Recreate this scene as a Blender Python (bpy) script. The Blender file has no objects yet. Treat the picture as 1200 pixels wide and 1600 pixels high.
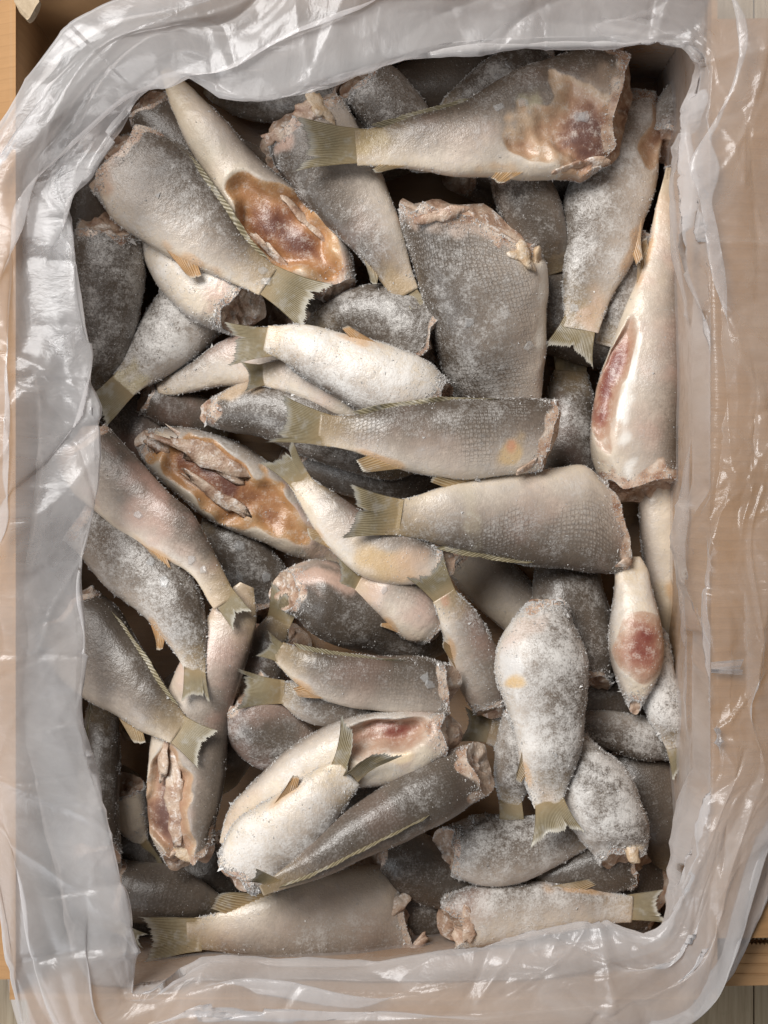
import bpy, math, random
import numpy as np
from mathutils import Vector

# ------------------------------------------------------------------ camera, world, light, exposure
S = 0.0004            # metres per photo pixel on the plane z = 0
H = 0.75              # camera height over that plane
sc = bpy.context.scene
col = sc.collection
cam_d = bpy.data.cameras.new('camera')
cam_d.sensor_fit = 'VERTICAL'
cam_d.angle = 2 * math.atan(800 * S / H)
cam_d.clip_start = 0.01
cam_d.clip_end = 50
cam = bpy.data.objects.new('camera', cam_d)
cam.location = (0, 0, H)
col.objects.link(cam)
sc.camera = cam

w = bpy.data.worlds.new('World')
sc.world = w
w.use_nodes = True
bg = w.node_tree.nodes['Background']
bg.inputs[0].default_value = (0.86, 0.86, 0.88, 1)
bg.inputs[1].default_value = 0.085


def area(name, loc, target, size, sizey, power, colr):
    d = bpy.data.lights.new(name, 'AREA')
    d.shape = 'RECTANGLE'
    d.size = size
    d.size_y = sizey
    d.energy = power
    d.color = colr
    o = bpy.data.objects.new(name, d)
    o.location = loc
    o.rotation_euler = (Vector(target) - Vector(loc)).to_track_quat('-Z', 'Y').to_euler()
    col.objects.link(o)
    return o


area('window_light', (-0.80, 0.90, 1.50), (0, 0, 0), 1.0, 0.85, 46, (1.0, 0.972, 0.935))
area('door_light', (-1.0, -1.0, 1.15), (-0.1, -0.1, 0), 0.9, 1.0, 10, (0.91, 0.955, 1.0))

sc.view_settings.view_transform = 'Standard'
sc.view_settings.look = 'None'
sc.view_settings.gamma = 1
sc.view_settings.exposure = 0.32
sc.cycles.max_bounces = 10
sc.cycles.transparent_max_bounces = 24
sc.cycles.caustics_reflective = False
sc.cycles.caustics_refractive = False

rng = np.random.default_rng(11)


def P(px, py, z):
    """photo pixel + height -> place in the box"""
    k = S * (H - z) / H
    return np.stack([(np.asarray(px, float) - 600) * k, (800 - np.asarray(py, float)) * k,
                     np.broadcast_to(np.asarray(z, float), np.shape(np.asarray(px, float) + np.asarray(z, float)))], -1)


class SN:
    """smooth noise: a sum of random plane waves (about -1..1)"""
    def __init__(self, seed, freq, n=14, dim=3):
        r = np.random.default_rng(seed)
        k = r.normal(size=(n, dim))
        k /= np.linalg.norm(k, axis=1)[:, None]
        self.k = k * (freq * r.uniform(.45, 1.6, n))[:, None] * 2 * math.pi
        self.p = r.uniform(0, 2 * math.pi, n)
        self.a = math.sqrt(2 / n) * .75

    def __call__(self, x):
        return np.sin(np.tensordot(x, self.k, axes=([-1], [1])) + self.p).sum(-1) * self.a


def sstep(a, b, x):
    t = np.clip((x - a) / (b - a), 0, 1)
    return t * t * (3 - 2 * t)


# ------------------------------------------------------------------ mesh helper
def np_mesh(name, verts, quads=None, tris=None, mats=(), parent=None, attrs=None, uv=None, smooth=True):
    me = bpy.data.meshes.new(name)
    verts = np.ascontiguousarray(verts, dtype=np.float32).reshape(-1, 3)
    nq = 0 if quads is None else len(quads)
    nt = 0 if tris is None else len(tris)
    loops = []
    if nq:
        loops.append(np.asarray(quads, np.int32).ravel())
    if nt:
        loops.append(np.asarray(tris, np.int32).ravel())
    loops = np.concatenate(loops)
    me.vertices.add(len(verts))
    me.vertices.foreach_set('co', verts.ravel())
    me.loops.add(len(loops))
    me.loops.foreach_set('vertex_index', loops)
    me.polygons.add(nq + nt)
    start = np.concatenate([np.arange(nq) * 4, nq * 4 + np.arange(nt) * 3]).astype(np.int32)
    me.polygons.foreach_set('loop_start', start)
    me.update(calc_edges=True)
    me.validate()
    me.polygons.foreach_set('use_smooth', np.full(len(me.polygons), smooth))
    for k, v in (attrs or {}).items():
        a = me.attributes.new(k, 'FLOAT_COLOR', 'POINT')
        a.data.foreach_set('color', np.ascontiguousarray(v, dtype=np.float32).ravel())
    if uv is not None:
        l = me.uv_layers.new(name='uv')
        li = np.empty(len(me.loops), np.int32)
        me.loops.foreach_get('vertex_index', li)
        l.data.foreach_set('uv', np.ascontiguousarray(uv[li], dtype=np.float32).ravel())
    for m in (mats if isinstance(mats, (list, tuple)) else [mats]):
        me.materials.append(m)
    o = bpy.data.objects.new(name, me)
    col.objects.link(o)
    if parent is not None:
        o.parent = parent
        o.matrix_parent_inverse = parent.matrix_basis.inverted()
    return o


def tag(o, label, cat=None, group=None, kind=None):
    if label:
        o['label'] = label
    if cat:
        o['category'] = cat
    if group:
        o['group'] = group
    if kind:
        o['kind'] = kind
    return o


def empty(name, loc):
    o = bpy.data.objects.new(name, None)
    o.location = loc
    o.empty_display_size = .01
    col.objects.link(o)
    return o


# ------------------------------------------------------------------ materials
class NT:
    def __init__(self, name):
        self.m = bpy.data.materials.new(name)
        self.m.use_nodes = True
        self.t = self.m.node_tree
        self.t.nodes.clear()
        self.out = self.t.nodes.new('ShaderNodeOutputMaterial')

    def n(self, kind, ins=None, **kw):
        nd = self.t.nodes.new('ShaderNode' + kind)
        for k, v in kw.items():
            setattr(nd, k, v)
        for k, v in (ins or {}).items():
            self.set(nd.inputs[k], v)
        return nd

    def set(self, sock, v):
        if isinstance(v, bpy.types.NodeSocket):
            self.t.links.new(v, sock)
        elif isinstance(v, (tuple, list)) and len(v) == 3 and sock.type == 'RGBA':
            sock.default_value = (*v, 1)
        else:
            sock.default_value = v

    def math(self, op, a, b=0.0, c=None, clamp=False):
        nd = self.n('Math', operation=op, use_clamp=clamp)
        self.set(nd.inputs[0], a)
        self.set(nd.inputs[1], b)
        if c is not None:
            self.set(nd.inputs[2], c)
        return nd.outputs[0]

    def mix(self, f, a, b, mode='MIX'):
        nd = self.n('Mix', data_type='RGBA', blend_type=mode)
        self.set(nd.inputs[0], f)
        self.set(nd.inputs[6], a)
        self.set(nd.inputs[7], b)
        return nd.outputs[2]

    def ramp(self, f, stops, interp='LINEAR'):
        nd = self.n('ValToRGB')
        nd.color_ramp.interpolation = interp
        e = nd.color_ramp.elements
        while len(e) < len(stops):
            e.new(0.5)
        for k, (p, c) in enumerate(stops):
            e[k].position = p
            e[k].color = (*c, 1) if isinstance(c, tuple) else (c, c, c, 1)
        self.set(nd.inputs[0], f)
        return nd.outputs[0]

    def noise(self, scale, vec=None, detail=3, rough=.55, dist=0.0):
        nd = self.n('TexNoise', {'Scale': scale, 'Detail': detail, 'Roughness': rough, 'Distortion': dist})
        if vec is not None:
            self.set(nd.inputs['Vector'], vec)
        return nd.outputs[0]

    def step(self, a, b, x):
        nd = self.n('MapRange', {'From Min': a, 'From Max': b}, interpolation_type='SMOOTHSTEP')
        self.set(nd.inputs[0], x)
        return nd.outputs[0]

    def attr(self, name):
        a = self.n('Attribute', attribute_name=name)
        return a

    def bump(self, h, strength=.3, dist=.001, normal=None):
        nd = self.n('Bump', {'Strength': strength, 'Distance': dist, 'Height': h})
        if normal is not None:
            self.set(nd.inputs['Normal'], normal)
        return nd.outputs[0]

    def done(self, shader):
        self.t.links.new(shader, self.out.inputs[0])
        return self.m


def sep(t, c):
    nd = t.n('SeparateColor')
    t.set(nd.inputs[0], c)
    return nd.outputs


def world_pos(t):
    return t.n('NewGeometry').outputs['Position']


def mat_skin():
    t = NT('fish_skin')
    co = t.attr('co')
    fx = t.attr('fx')
    pt = t.attr('pt')
    cv = t.attr('cv')
    al, dv, flesh = sep(t, co.outputs['Color'])
    scal = co.outputs['Alpha']
    dark, frost, warm = sep(t, fx.outputs['Color'])
    rnd = fx.outputs['Alpha']
    pos = world_pos(t)
    off = t.n('VectorMath', {0: pos}, operation='ADD')
    t.set(off.inputs[1], t.n('CombineXYZ', {0: rnd, 1: 0.0, 2: rnd}).outputs[0])
    v = off.outputs[0]
    n1 = t.noise(38, v, 4, .6)
    n2 = t.noise(150, v, 4, .65)
    n3 = t.noise(950, v, 2, .6)
    n4 = t.noise(380, v, 3, .65)
    c5 = lambda x, k, base: t.math('MULTIPLY_ADD', t.math('SUBTRACT', x, .5), k, base)
    d = c5(n3, .16, c5(n4, .26, c5(n2, .26, c5(n1, .30, dv))))
    base = t.ramp(d, [(0, (.60, .512, .405)), (.20, (.53, .458, .385)), (.44, (.35, .292, .243)),
                      (.62, (.205, .166, .134)), (.80, (.112, .087, .067)), (1, (.064, .048, .035))])
    mo = t.math('MULTIPLY_ADD', t.noise(85, v, 5, .7), .55, .72)
    base = t.mix(1.0, base, t.n('CombineColor', {0: mo, 1: mo, 2: mo}).outputs[0], 'MULTIPLY')
    # brown freckles along the back
    fre = t.math('MULTIPLY', t.step(.54, .66, t.noise(520, v, 2, .5)), t.step(.45, .8, dv))
    base = t.mix(t.math('MULTIPLY', fre, .35), base, (.065, .048, .035))
    # pink blush, yellow towards the tail root
    pinkf = t.math('MULTIPLY', t.step(.44, .70, t.noise(26, v, 3, .5)), warm, clamp=True)
    base = t.mix(pinkf, base, t.mix(.50, base, (.50, .30, .24)))
    yel = t.math('MULTIPLY', t.step(.26, .0, c5(n2, .20, al)), .75)
    base = t.mix(yel, base, t.mix(.60, base, (.46, .33, .17)))
    # scale rows
    uvn = t.n('UVMap', uv_map='uv').outputs[0]
    mp = t.n('Mapping', {'Scale': (1.0, 1.25, 1.0)})
    t.set(mp.inputs['Vector'], uvn)
    vor = t.n('TexVoronoi', {'Scale': 400, 'Randomness': .45}, feature='DISTANCE_TO_EDGE', voronoi_dimensions='2D')
    t.set(vor.inputs['Vector'], mp.outputs[0])
    sedge = t.step(.15, .02, vor.outputs['Distance'])
    smask = t.math('MULTIPLY', t.step(.15, .5, dv), t.step(.40, .62, t.noise(24, v, 2, .5)))
    smask = t.math('MULTIPLY', smask, t.math('MULTIPLY_ADD', scal, 1.0, .35), clamp=True)
    base = t.mix(t.math('MULTIPLY', sedge, t.math('MULTIPLY', smask, .34)), base, (.10, .085, .072))
    vc2 = t.n('TexVoronoi', {'Scale': 400, 'Randomness': .45}, feature='F1', voronoi_dimensions='2D')
    t.set(vc2.inputs['Vector'], mp.outputs[0])
    base = t.mix(t.math('MULTIPLY', t.step(.40, .08, vc2.outputs['Distance']), t.math('MULTIPLY', smask, .34)), base, (.50, .47, .44))
    sx = t.n('SeparateXYZ', {0: uvn})
    row = t.math('SINE', t.math('MULTIPLY', c5(n1, .0012, sx.outputs[1]), 2 * math.pi / .0030))
    rowf = t.math('MULTIPLY', t.step(.15, .9, row), t.math('MULTIPLY', smask, t.step(.42, .6, n4)))
    base = t.mix(t.math('MULTIPLY', rowf, .42), base, (.085, .07, .06))
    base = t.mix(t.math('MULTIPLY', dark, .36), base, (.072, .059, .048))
    # frost: broad drifts with soft borders, a little grain
    fr = t.math('ADD', t.math('MULTIPLY', n1, .60), t.math('MULTIPLY', n2, .40))
    fr = c5(n3, .42, c5(n4, .42, fr))
    fr = t.step(.47, .80, t.math('MULTIPLY_ADD', frost, .30, t.math('SUBTRACT', fr, .09)))
    fr = t.math('MULTIPLY', fr, t.math('MULTIPLY_ADD', frost, .72, .16), clamp=True)
    base = t.mix(fr, base, t.mix(t.step(.3, .7, n1), (.53, .50, .47), (.72, .695, .665)))
    pa = t.math('MULTIPLY', pt.outputs['Alpha'], t.step(.0, .85, c5(n4, .8, c5(n2, .9, pt.outputs['Alpha']))))
    base = t.mix(pa, base, t.mix(t.math('MULTIPLY', n4, .45), pt.outputs['Color'], base))
    # opened belly: membrane and flesh
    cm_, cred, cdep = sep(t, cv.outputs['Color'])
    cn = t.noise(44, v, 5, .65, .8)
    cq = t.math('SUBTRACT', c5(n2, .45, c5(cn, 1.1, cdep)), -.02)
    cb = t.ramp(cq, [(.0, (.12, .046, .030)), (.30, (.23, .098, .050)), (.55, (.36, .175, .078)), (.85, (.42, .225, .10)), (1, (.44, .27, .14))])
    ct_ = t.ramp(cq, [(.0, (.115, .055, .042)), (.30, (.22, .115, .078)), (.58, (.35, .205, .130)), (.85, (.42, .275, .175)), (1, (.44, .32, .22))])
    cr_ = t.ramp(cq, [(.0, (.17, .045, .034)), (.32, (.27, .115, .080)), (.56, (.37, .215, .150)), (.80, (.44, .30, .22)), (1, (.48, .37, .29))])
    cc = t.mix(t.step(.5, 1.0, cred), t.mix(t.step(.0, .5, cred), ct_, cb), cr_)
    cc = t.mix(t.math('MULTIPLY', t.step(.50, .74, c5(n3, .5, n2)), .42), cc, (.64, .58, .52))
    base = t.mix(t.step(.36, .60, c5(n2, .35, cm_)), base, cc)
    fl = t.ramp(t.noise(120, v, 4, .6), [(.30, (.22, .11, .07)), (.48, (.42, .29, .21)), (.66, (.58, .49, .41))])
    base = t.mix(t.step(.35, .8, flesh), base, fl)
    h = t.math('ADD', t.math('MULTIPLY', n2, .5), t.math('MULTIPLY', n3, .26))
    h = t.math('MULTIPLY_ADD', n4, t.math('MULTIPLY_ADD', frost, .60, .18), h)
    h = t.math('MULTIPLY_ADD', sedge, t.math('MULTIPLY', smask, -.18), h)
    bs = t.n('BsdfPrincipled', {'Base Color': base, 'Roughness': t.math('MULTIPLY_ADD', fr, .22, .36),
                                'Specular IOR Level': .5,
                                'Coat Weight': .27, 'Coat Roughness': .24, 'Coat Normal': t.bump(c5(n4, .8, n2), .40, .0012),
                                'Normal': t.bump(h, .55, .0013)})
    return t.done(bs.outputs[0])


def mat_flesh(name, stops, rough, frostw):
    t = NT(name)
    v = world_pos(t)
    fx = t.attr('fx')
    n1 = t.noise(75, v, 5, .62, .6)
    c = t.ramp(n1, stops)
    n3 = t.noise(700, v, 2, .6)
    n2 = t.noise(150, v, 3, .6)
    f = t.step(.50, .72, t.math('MULTIPLY_ADD', t.math('SUBTRACT', n3, .5), .5, n2))
    c = t.mix(t.math('MULTIPLY', f, frostw), c, (.76, .72, .68))
    bs = t.n('BsdfPrincipled', {'Base Color': c, 'Roughness': rough, 'Specular IOR Level': .55,
                                'Normal': t.bump(t.math('ADD', n2, t.math('MULTIPLY', n3, .4)), .7, .0018)})
    return t.done(bs.outputs[0])


def mat_fin():
    t = NT('fin_membrane')
    fi = t.attr('fi')
    ray, fl, tint = sep(t, fi.outputs['Color'])
    v = world_pos(t)
    n = t.noise(130, v, 3, .6)
    n4 = t.noise(420, v, 3, .6)
    rr = t.math('MULTIPLY_ADD', t.math('SUBTRACT', n4, .5), .5, ray)
    a = t.mix(t.step(.2, .95, rr), (.195, .160, .090), (.46, .40, .27))
    b = t.mix(t.step(.2, .95, rr), (.46, .255, .10), (.58, .41, .24))
    root = t.mix(n, (.34, .26, .15), (.50, .37, .20))
    a = t.mix(t.math('MULTIPLY', t.step(.62, .05, t.math('MULTIPLY_ADD', t.math('SUBTRACT', n, .5), .5, fl)), .9), a, root)
    c = t.mix(tint, a, b)
    c = t.mix(t.math('MULTIPLY', t.step(.50, .72, n), .40), c, (.60, .58, .55))
    c = t.mix(t.math('MULTIPLY', t.step(.84, 1.0, fl), .75), c, (.66, .64, .58))
    bs = t.n('BsdfPrincipled', {'Base Color': c, 'Roughness': .34, 'Specular IOR Level': .55,
                                'Normal': t.bump(t.math('MULTIPLY_ADD', n4, .6, ray), .35, .0005)})
    tr = t.n('BsdfTranslucent', {'Color': c})
    mx = t.n('MixShader', {0: .30})
    t.set(mx.inputs[1], bs.outputs[0])
    t.set(mx.inputs[2], tr.outputs[0])
    tp = t.n('BsdfTransparent')
    m2 = t.n('MixShader', {0: t.math('MULTIPLY', t.step(.3, 1.0, fl), .10)})
    t.set(m2.inputs[1], mx.outputs[0])
    t.set(m2.inputs[2], tp.outputs[0])
    return t.done(m2.outputs[0])


def mat_frost():
    t = NT('frost_crystals')
    bs = t.n('BsdfPrincipled', {'Base Color': (.66, .64, .62), 'Roughness': .28, 'Specular IOR Level': .6})
    tr = t.n('BsdfTranslucent', {'Color': (.80, .80, .80)})
    m1 = t.n('MixShader', {0: .40})
    t.set(m1.inputs[1], bs.outputs[0])
    t.set(m1.inputs[2], tr.outputs[0])
    return t.done(m1.outputs[0])


def mat_ice():
    t = NT('clear_ice')
    v = world_pos(t)
    n = t.noise(500, v, 3, .6)
    bf = t.n('NewGeometry').outputs['Backfacing']
    lw = t.n('Fresnel', {'IOR': t.math('MULTIPLY_ADD', bf, 1 / 1.33 - 1.33, 1.33)})
    gl = t.n('BsdfGlossy', {'Roughness': .18, 'Normal': t.bump(n, .4, .0006)})
    tp = t.n('BsdfTransparent', {'Color': (.95, .955, .96)})
    df = t.n('BsdfDiffuse', {'Color': (.74, .74, .74)})
    m0 = t.n('MixShader', {0: .22})
    t.set(m0.inputs[1], tp.outputs[0])
    t.set(m0.inputs[2], df.outputs[0])
    m = t.n('MixShader', {0: lw.outputs[0]})
    t.set(m.inputs[1], m0.outputs[0])
    t.set(m.inputs[2], gl.outputs[0])
    return t.done(m.outputs[0])


def mat_film():
    t = NT('polythene_film')
    v = world_pos(t)
    uvn = t.n('UVMap', uv_map='uv').outputs[0]
    n1 = t.noise(16, uvn, 4, .6, .8)
    n2 = t.noise(90, uvn, 4, .65, 1.2)
    n3 = t.noise(420, uvn, 2, .5)
    hz = t.attr('hz').outputs['Fac']
    milky = t.math('MULTIPLY_ADD', t.math('SUBTRACT', n1, .5), .34, hz)
    milky = t.math('MULTIPLY_ADD', t.math('SUBTRACT', n2, .5), .10, milky, clamp=True)
    h = t.math('ADD', t.math('MULTIPLY', n2, .5), t.math('MULTIPLY', n3, .08))
    nb = t.bump(h, .30, .003)
    # light crosses more plastic where the sheet turns edge-on
    geo = t.n('NewGeometry')
    dt = t.n('VectorMath', operation='DOT_PRODUCT')
    t.set(dt.inputs[0], geo.outputs['Normal'])
    t.set(dt.inputs[1], geo.outputs['Incoming'])
    cosv = t.math('MAXIMUM', t.math('ABSOLUTE', dt.outputs['Value']), .12)
    clear = t.math('POWER', t.math('SUBTRACT', 1.0, milky), t.math('DIVIDE', 1.0, cosv))
    milky = t.math('SUBTRACT', 1.0, clear, clamp=True)
    df = t.n('BsdfDiffuse', {'Color': (.88, .865, .87), 'Normal': nb})
    tl = t.n('BsdfTranslucent', {'Color': (.88, .865, .87), 'Normal': nb})
    dm = t.n('MixShader', {0: .5})
    t.set(dm.inputs[1], df.outputs[0])
    t.set(dm.inputs[2], tl.outputs[0])
    tp = t.n('BsdfTransparent', {'Color': (.965, .96, .96)})
    m0 = t.n('MixShader', {0: milky})
    t.set(m0.inputs[1], tp.outputs[0])
    t.set(m0.inputs[2], dm.outputs[0])
    gl = t.n('BsdfGlossy', {'Roughness': .20, 'Color': (.96, .97, 1.0), 'Normal': nb})
    ior = t.math('MULTIPLY_ADD', geo.outputs['Backfacing'], 1 / 1.5 - 1.5, 1.5)
    fr = t.n('Fresnel', {'IOR': ior, 'Normal': nb})
    m1 = t.n('MixShader', {0: t.math('MULTIPLY', fr.outputs[0], .52, clamp=True)})
    t.set(m1.inputs[1], m0.outputs[0])
    t.set(m1.inputs[2], gl.outputs[0])
    return t.done(m1.outputs[0])


def mat_card(name, c0, c1, axis):
    t = NT(name)
    v = world_pos(t)
    mp = t.n('Mapping', {'Scale': (1, 14, 1) if axis == 'x' else (14, 1, 1)})
    t.set(mp.inputs['Vector'], v)
    fib = t.noise(60, mp.outputs[0], 4, .6)
    blot = t.noise(14, v, 4, .6)
    wv = t.n('TexWave', {'Scale': 46, 'Distortion': .6, 'Detail': 1}, bands_direction='Y' if axis == 'x' else 'X')
    t.set(wv.inputs['Vector'], v)
    c = t.mix(t.step(.3, .7, blot), c0, c1)
    c = t.mix(t.math('MULTIPLY', fib, .30), c, (.24, .14, .07))
    stain = t.step(.60, .66, t.noise(9, v, 3, .5))
    c = t.mix(t.math('MULTIPLY', stain, .25), c, (.22, .13, .07))
    c = t.mix(t.math('MULTIPLY', t.step(.93, 1.0, wv.outputs['Fac']), .16), c, (.20, .11, .05))
    bs = t.n('BsdfPrincipled', {'Base Color': c, 'Roughness': .75, 'Specular IOR Level': .25,
                                'Normal': t.bump(t.math('ADD', t.math('MULTIPLY', wv.outputs['Fac'], .6), fib), .25, .0012)})
    return t.done(bs.outputs[0])


def mat_wood():
    t = NT('floor_wood')
    v = world_pos(t)
    mp = t.n('Mapping', {'Scale': (22, 1.2, 1)})
    t.set(mp.inputs['Vector'], v)
    g = t.noise(14, mp.outputs[0], 5, .65, .5)
    c = t.ramp(g, [(.25, (.30, .215, .125)), (.5, (.44, .34, .22)), (.75, (.54, .44, .30))])
    c = t.mix(t.math('MULTIPLY', t.step(.55, .75, t.noise(120, v, 3, .6)), .25), c, (.30, .25, .15))
    bs = t.n('BsdfPrincipled', {'Base Color': c, 'Roughness': .5, 'Normal': t.bump(g, .2, .0008)})
    return t.done(bs.outputs[0])


def mat_paper():
    t = NT('torn_paper')
    v = world_pos(t)
    n = t.noise(260, v, 4, .7)
    c = t.mix(n, (.24, .17, .10), (.52, .42, .30))
    bs = t.n('BsdfPrincipled', {'Base Color': c, 'Roughness': .85, 'Normal': t.bump(n, .6, .001)})
    return t.done(bs.outputs[0])


M_SKIN = mat_skin()
M_CAV = mat_flesh('gut_lining', [(.28, (.10, .030, .020)), (.42, (.30, .105, .045)), (.54, (.46, .20, .075)), (.68, (.62, .38, .19)), (.82, (.66, .52, .38))], .30, .30)
M_RED = mat_flesh('raw_flesh', [(.28, (.16, .028, .020)), (.44, (.40, .11, .065)), (.58, (.58, .29, .19)), (.76, (.70, .52, .42))], .34, .45)
M_CUT = mat_flesh('cut_flesh', [(.28, (.17, .085, .055)), (.44, (.36, .235, .165)), (.60, (.50, .385, .295)), (.78, (.62, .54, .46))], .42, .75)
M_BONE = mat_flesh('bone_and_fat', [(.30, (.36, .22, .12)), (.48, (.50, .37, .24)), (.70, (.62, .54, .44))], .40, .45)
M_FIN = mat_fin()
M_FROST = mat_frost()
M_ICE = mat_ice()
M_FILM = mat_film()
M_CARD = mat_card('box_card', (.33, .190, .088), (.41, .245, .120), 'x')
M_CARD2 = mat_card('flap_card', (.31, .172, .074), (.39, .222, .102), 'x')
M_WOOD = mat_wood()
M_PAPER = mat_paper()

# ------------------------------------------------------------------ setting: floor, sheet under the box
FLOOR_Z = -0.140


def prism(name, pts, z0, z1, mat, parent=None):
    """pts: outline in world xy (counter-clockwise) -> closed slab between heights z0 and z1 (arrays or numbers)"""
    pts = np.asarray(pts, float)
    n = len(pts)
    z0 = np.broadcast_to(z0, (n,))
    z1 = np.broadcast_to(z1, (n,))
    me = bpy.data.meshes.new(name)
    vs = [(x, y, z) for (x, y), z in zip(pts, z0)] + [(x, y, z) for (x, y), z in zip(pts, z1)]
    fs = [list(range(n))[::-1], list(range(n, 2 * n))] + [[i, (i + 1) % n, n + (i + 1) % n, n + i] for i in range(n)]
    me.from_pydata(vs, [], fs)
    me.materials.append(mat)
    o = bpy.data.objects.new(name, me)
    col.objects.link(o)
    if parent is not None:
        o.parent = parent
        o.matrix_parent_inverse = parent.matrix_basis.inverted()
    return o


fl = prism('floor', [(-.9, -.9), (.9, -.9), (.9, .9), (-.9, .9)], FLOOR_Z - .03, FLOOR_Z - .012, M_WOOD)
tag(fl, None, kind='structure')
seam = float(P(1178, 1570, FLOOR_Z)[0])
pw = .098
for k in range(-8, 7):
    x0 = seam + k * pw
    o = prism('plank', [(x0 + .0006, -.9), (x0 + pw - .0006, -.9), (x0 + pw - .0006, .9), (x0 + .0006, .9)],
              FLOOR_Z - .0119, FLOOR_Z + .0008 * ((k * 7) % 3 - 1) * .3, M_WOOD, fl)

# ------------------------------------------------------------------ the cardboard box
RZ = .022                                     # rim height
xl, xr = P(24, 0, RZ)[0], P(1112, 0, RZ)[0]
yt, yb = P(0, -10, RZ)[1], P(0, 1553, RZ)[1]
BOT = -.125
box = empty('cardboard_box', (0, 0, FLOOR_Z + .007))
tk = .0035


def wall(x0, x1, y0, y1, mat=M_CARD):
    return prism('wall', [(x0, y0), (x1, y0), (x1, y1), (x0, y1)], FLOOR_Z + .0075, RZ, mat, box)


wall(xl - tk, xl, yb, yt)
wall(xr, xr + tk, yb, yt)
wall(xl - tk, xr + tk, yt + .0001, yt + tk)
wall(xl - tk, xr + tk, yb - tk, yb - .0001)
prism('box_bottom', [(xl, yb), (xr, yb), (xr, yt), (xl, yt)], FLOOR_Z + .008, BOT - .004, M_CARD, box)


def flap(corners_px, mat, thick=.0045):
    """corners: (px, py, z) going round; a bent slab made as a subdivided grid quad"""
    c = [P(x, y, z) for x, y, z in corners_px]
    n, m = 24, 16
    u = np.linspace(0, 1, n)[:, None, None]
    v = np.linspace(0, 1, m)[None, :, None]
    g = (c[0] * (1 - u) + c[1] * u) * (1 - v) + (c[3] * (1 - u) + c[2] * u) * v
    warp = SN(int(abs(corners_px[0][0]) + 3), 5, 8)
    g[..., 2] += warp(g) * .0022 * np.sin(np.linspace(0, 1, m) * math.pi / 2)[None, :]
    top = g.reshape(-1, 3)
    bot = top - np.array([0, 0, thick])
    idx = np.arange(n * m).reshape(n, m)
    q = np.stack([idx[:-1, :-1], idx[1:, :-1], idx[1:, 1:], idx[:-1, 1:]], -1).reshape(-1, 4)
    off = n * m
    ring = np.concatenate([idx[:, 0], idx[-1, 1:], idx[-2::-1, -1], idx[0, -2:0:-1]])
    nx = np.roll(ring, -1)
    side = np.stack([ring, ring + off, nx + off, nx], -1)
    nrm = np.cross(top[idx[1, 0]] - top[0], top[idx[0, 1]] - top[0])
    if nrm[2] < 0:
        q = q[:, ::-1]
    return np_mesh('flap', np.concatenate([top, bot]), np.concatenate([q, q[:, ::-1] + off, side]), mats=mat, parent=box, smooth=False)


flap([(1111.5, 1466, RZ + .0008), (1111.5, 30, RZ + .0008), (1420, 25, RZ - .030), (1420, 1464, RZ - .034)], M_CARD2)
flap([(24.5, -9, RZ + .0008), (24.5, 1530, RZ + .0008), (-230, 1530, RZ - .040), (-230, -9, RZ - .036)], M_CARD2)
flap([(30, -9, RZ + .0008), (1085, -9, RZ + .0008), (1085, -240, RZ - .03), (60, -240, RZ - .03)], M_CARD)
flap([(1085, 1552, RZ + .0008), (40, 1552, RZ + .0008), (80, 1800, RZ - .03), (1075, 1800, RZ - .03)], M_CARD)
# lower flap: its torn, fluted edge shows at lower right
zs = -.004
a = P(1122, 1474, zs)
b = P(1320, 1476, zs)
edge = []
nt_ = 60
for i in range(nt_ + 1):
    f = i / nt_
    edge.append((a[0] + (b[0] - a[0]) * f, a[1] + (b[1] - a[1]) * f + (.0007 if i % 2 else -.0007)))
c_ = P(1320, 1537, zs)
d_ = P(1120, 1541, zs)
e_ = P(1120, 1474, zs)
outline = [(d_[0], d_[1]), (c_[0], c_[1])] + edge[::-1] + [(e_[0], e_[1])]
lowf = prism('lower_flap', outline, zs - .0012, zs, M_CARD, box)
prism('flap_backing', [(p[0] + .0008, p[1] + .0012) for p in outline], zs - .0055, zs - .0042, M_CARD2, lowf)
for k, yy in enumerate((1491, 1507, 1522)):
    q0 = P(1124, yy, zs)
    q1 = P(1320, yy, zs)
    prism('score_line', [(q0[0], q0[1] - .0005), (q1[0], q1[1] - .0005), (q1[0], q1[1] + .0005), (q0[0], q0[1] + .0005)], zs + .0001, zs + .0005, M_CARD2, lowf)

# a torn scrap of paper on the upper left corner
sp = [(20, -12), (26, 8), (34, 24), (42, 32), (47, 37), (51, 33), (57, 26), (60, 16), (65, 8), (62, -2), (56, -12)]
pp = np.array([P(x, y, RZ + .003) for x, y in sp])
r_ = np.random.default_rng(4)
o = prism('torn_paper', pp[::-1, :2], RZ + .002 + r_.uniform(-.001, .002, len(sp)), RZ + .0055 + r_.uniform(0, .003, len(sp)), M_PAPER, box)
tag(box, 'open brown cardboard box with its flaps folded outward', 'box')

# ------------------------------------------------------------------ fish
# st: (x, y, half width) from tail root to cut end; tf: (x, y, half spread) of the tail fin tip
# ro: roll (0 = back on the left of tail->head, 90 = back up, 180 = back right, -90 = belly up)
OR, OL = 1.0, 0.0
FISH = []


def F(label, st, tf=None, ro=0, **k):
    FISH.append(dict(label=label, st=st, tf=tf, ro=ro, **k))


G_ = 'headless frozen fish heaped in the box'
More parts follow.
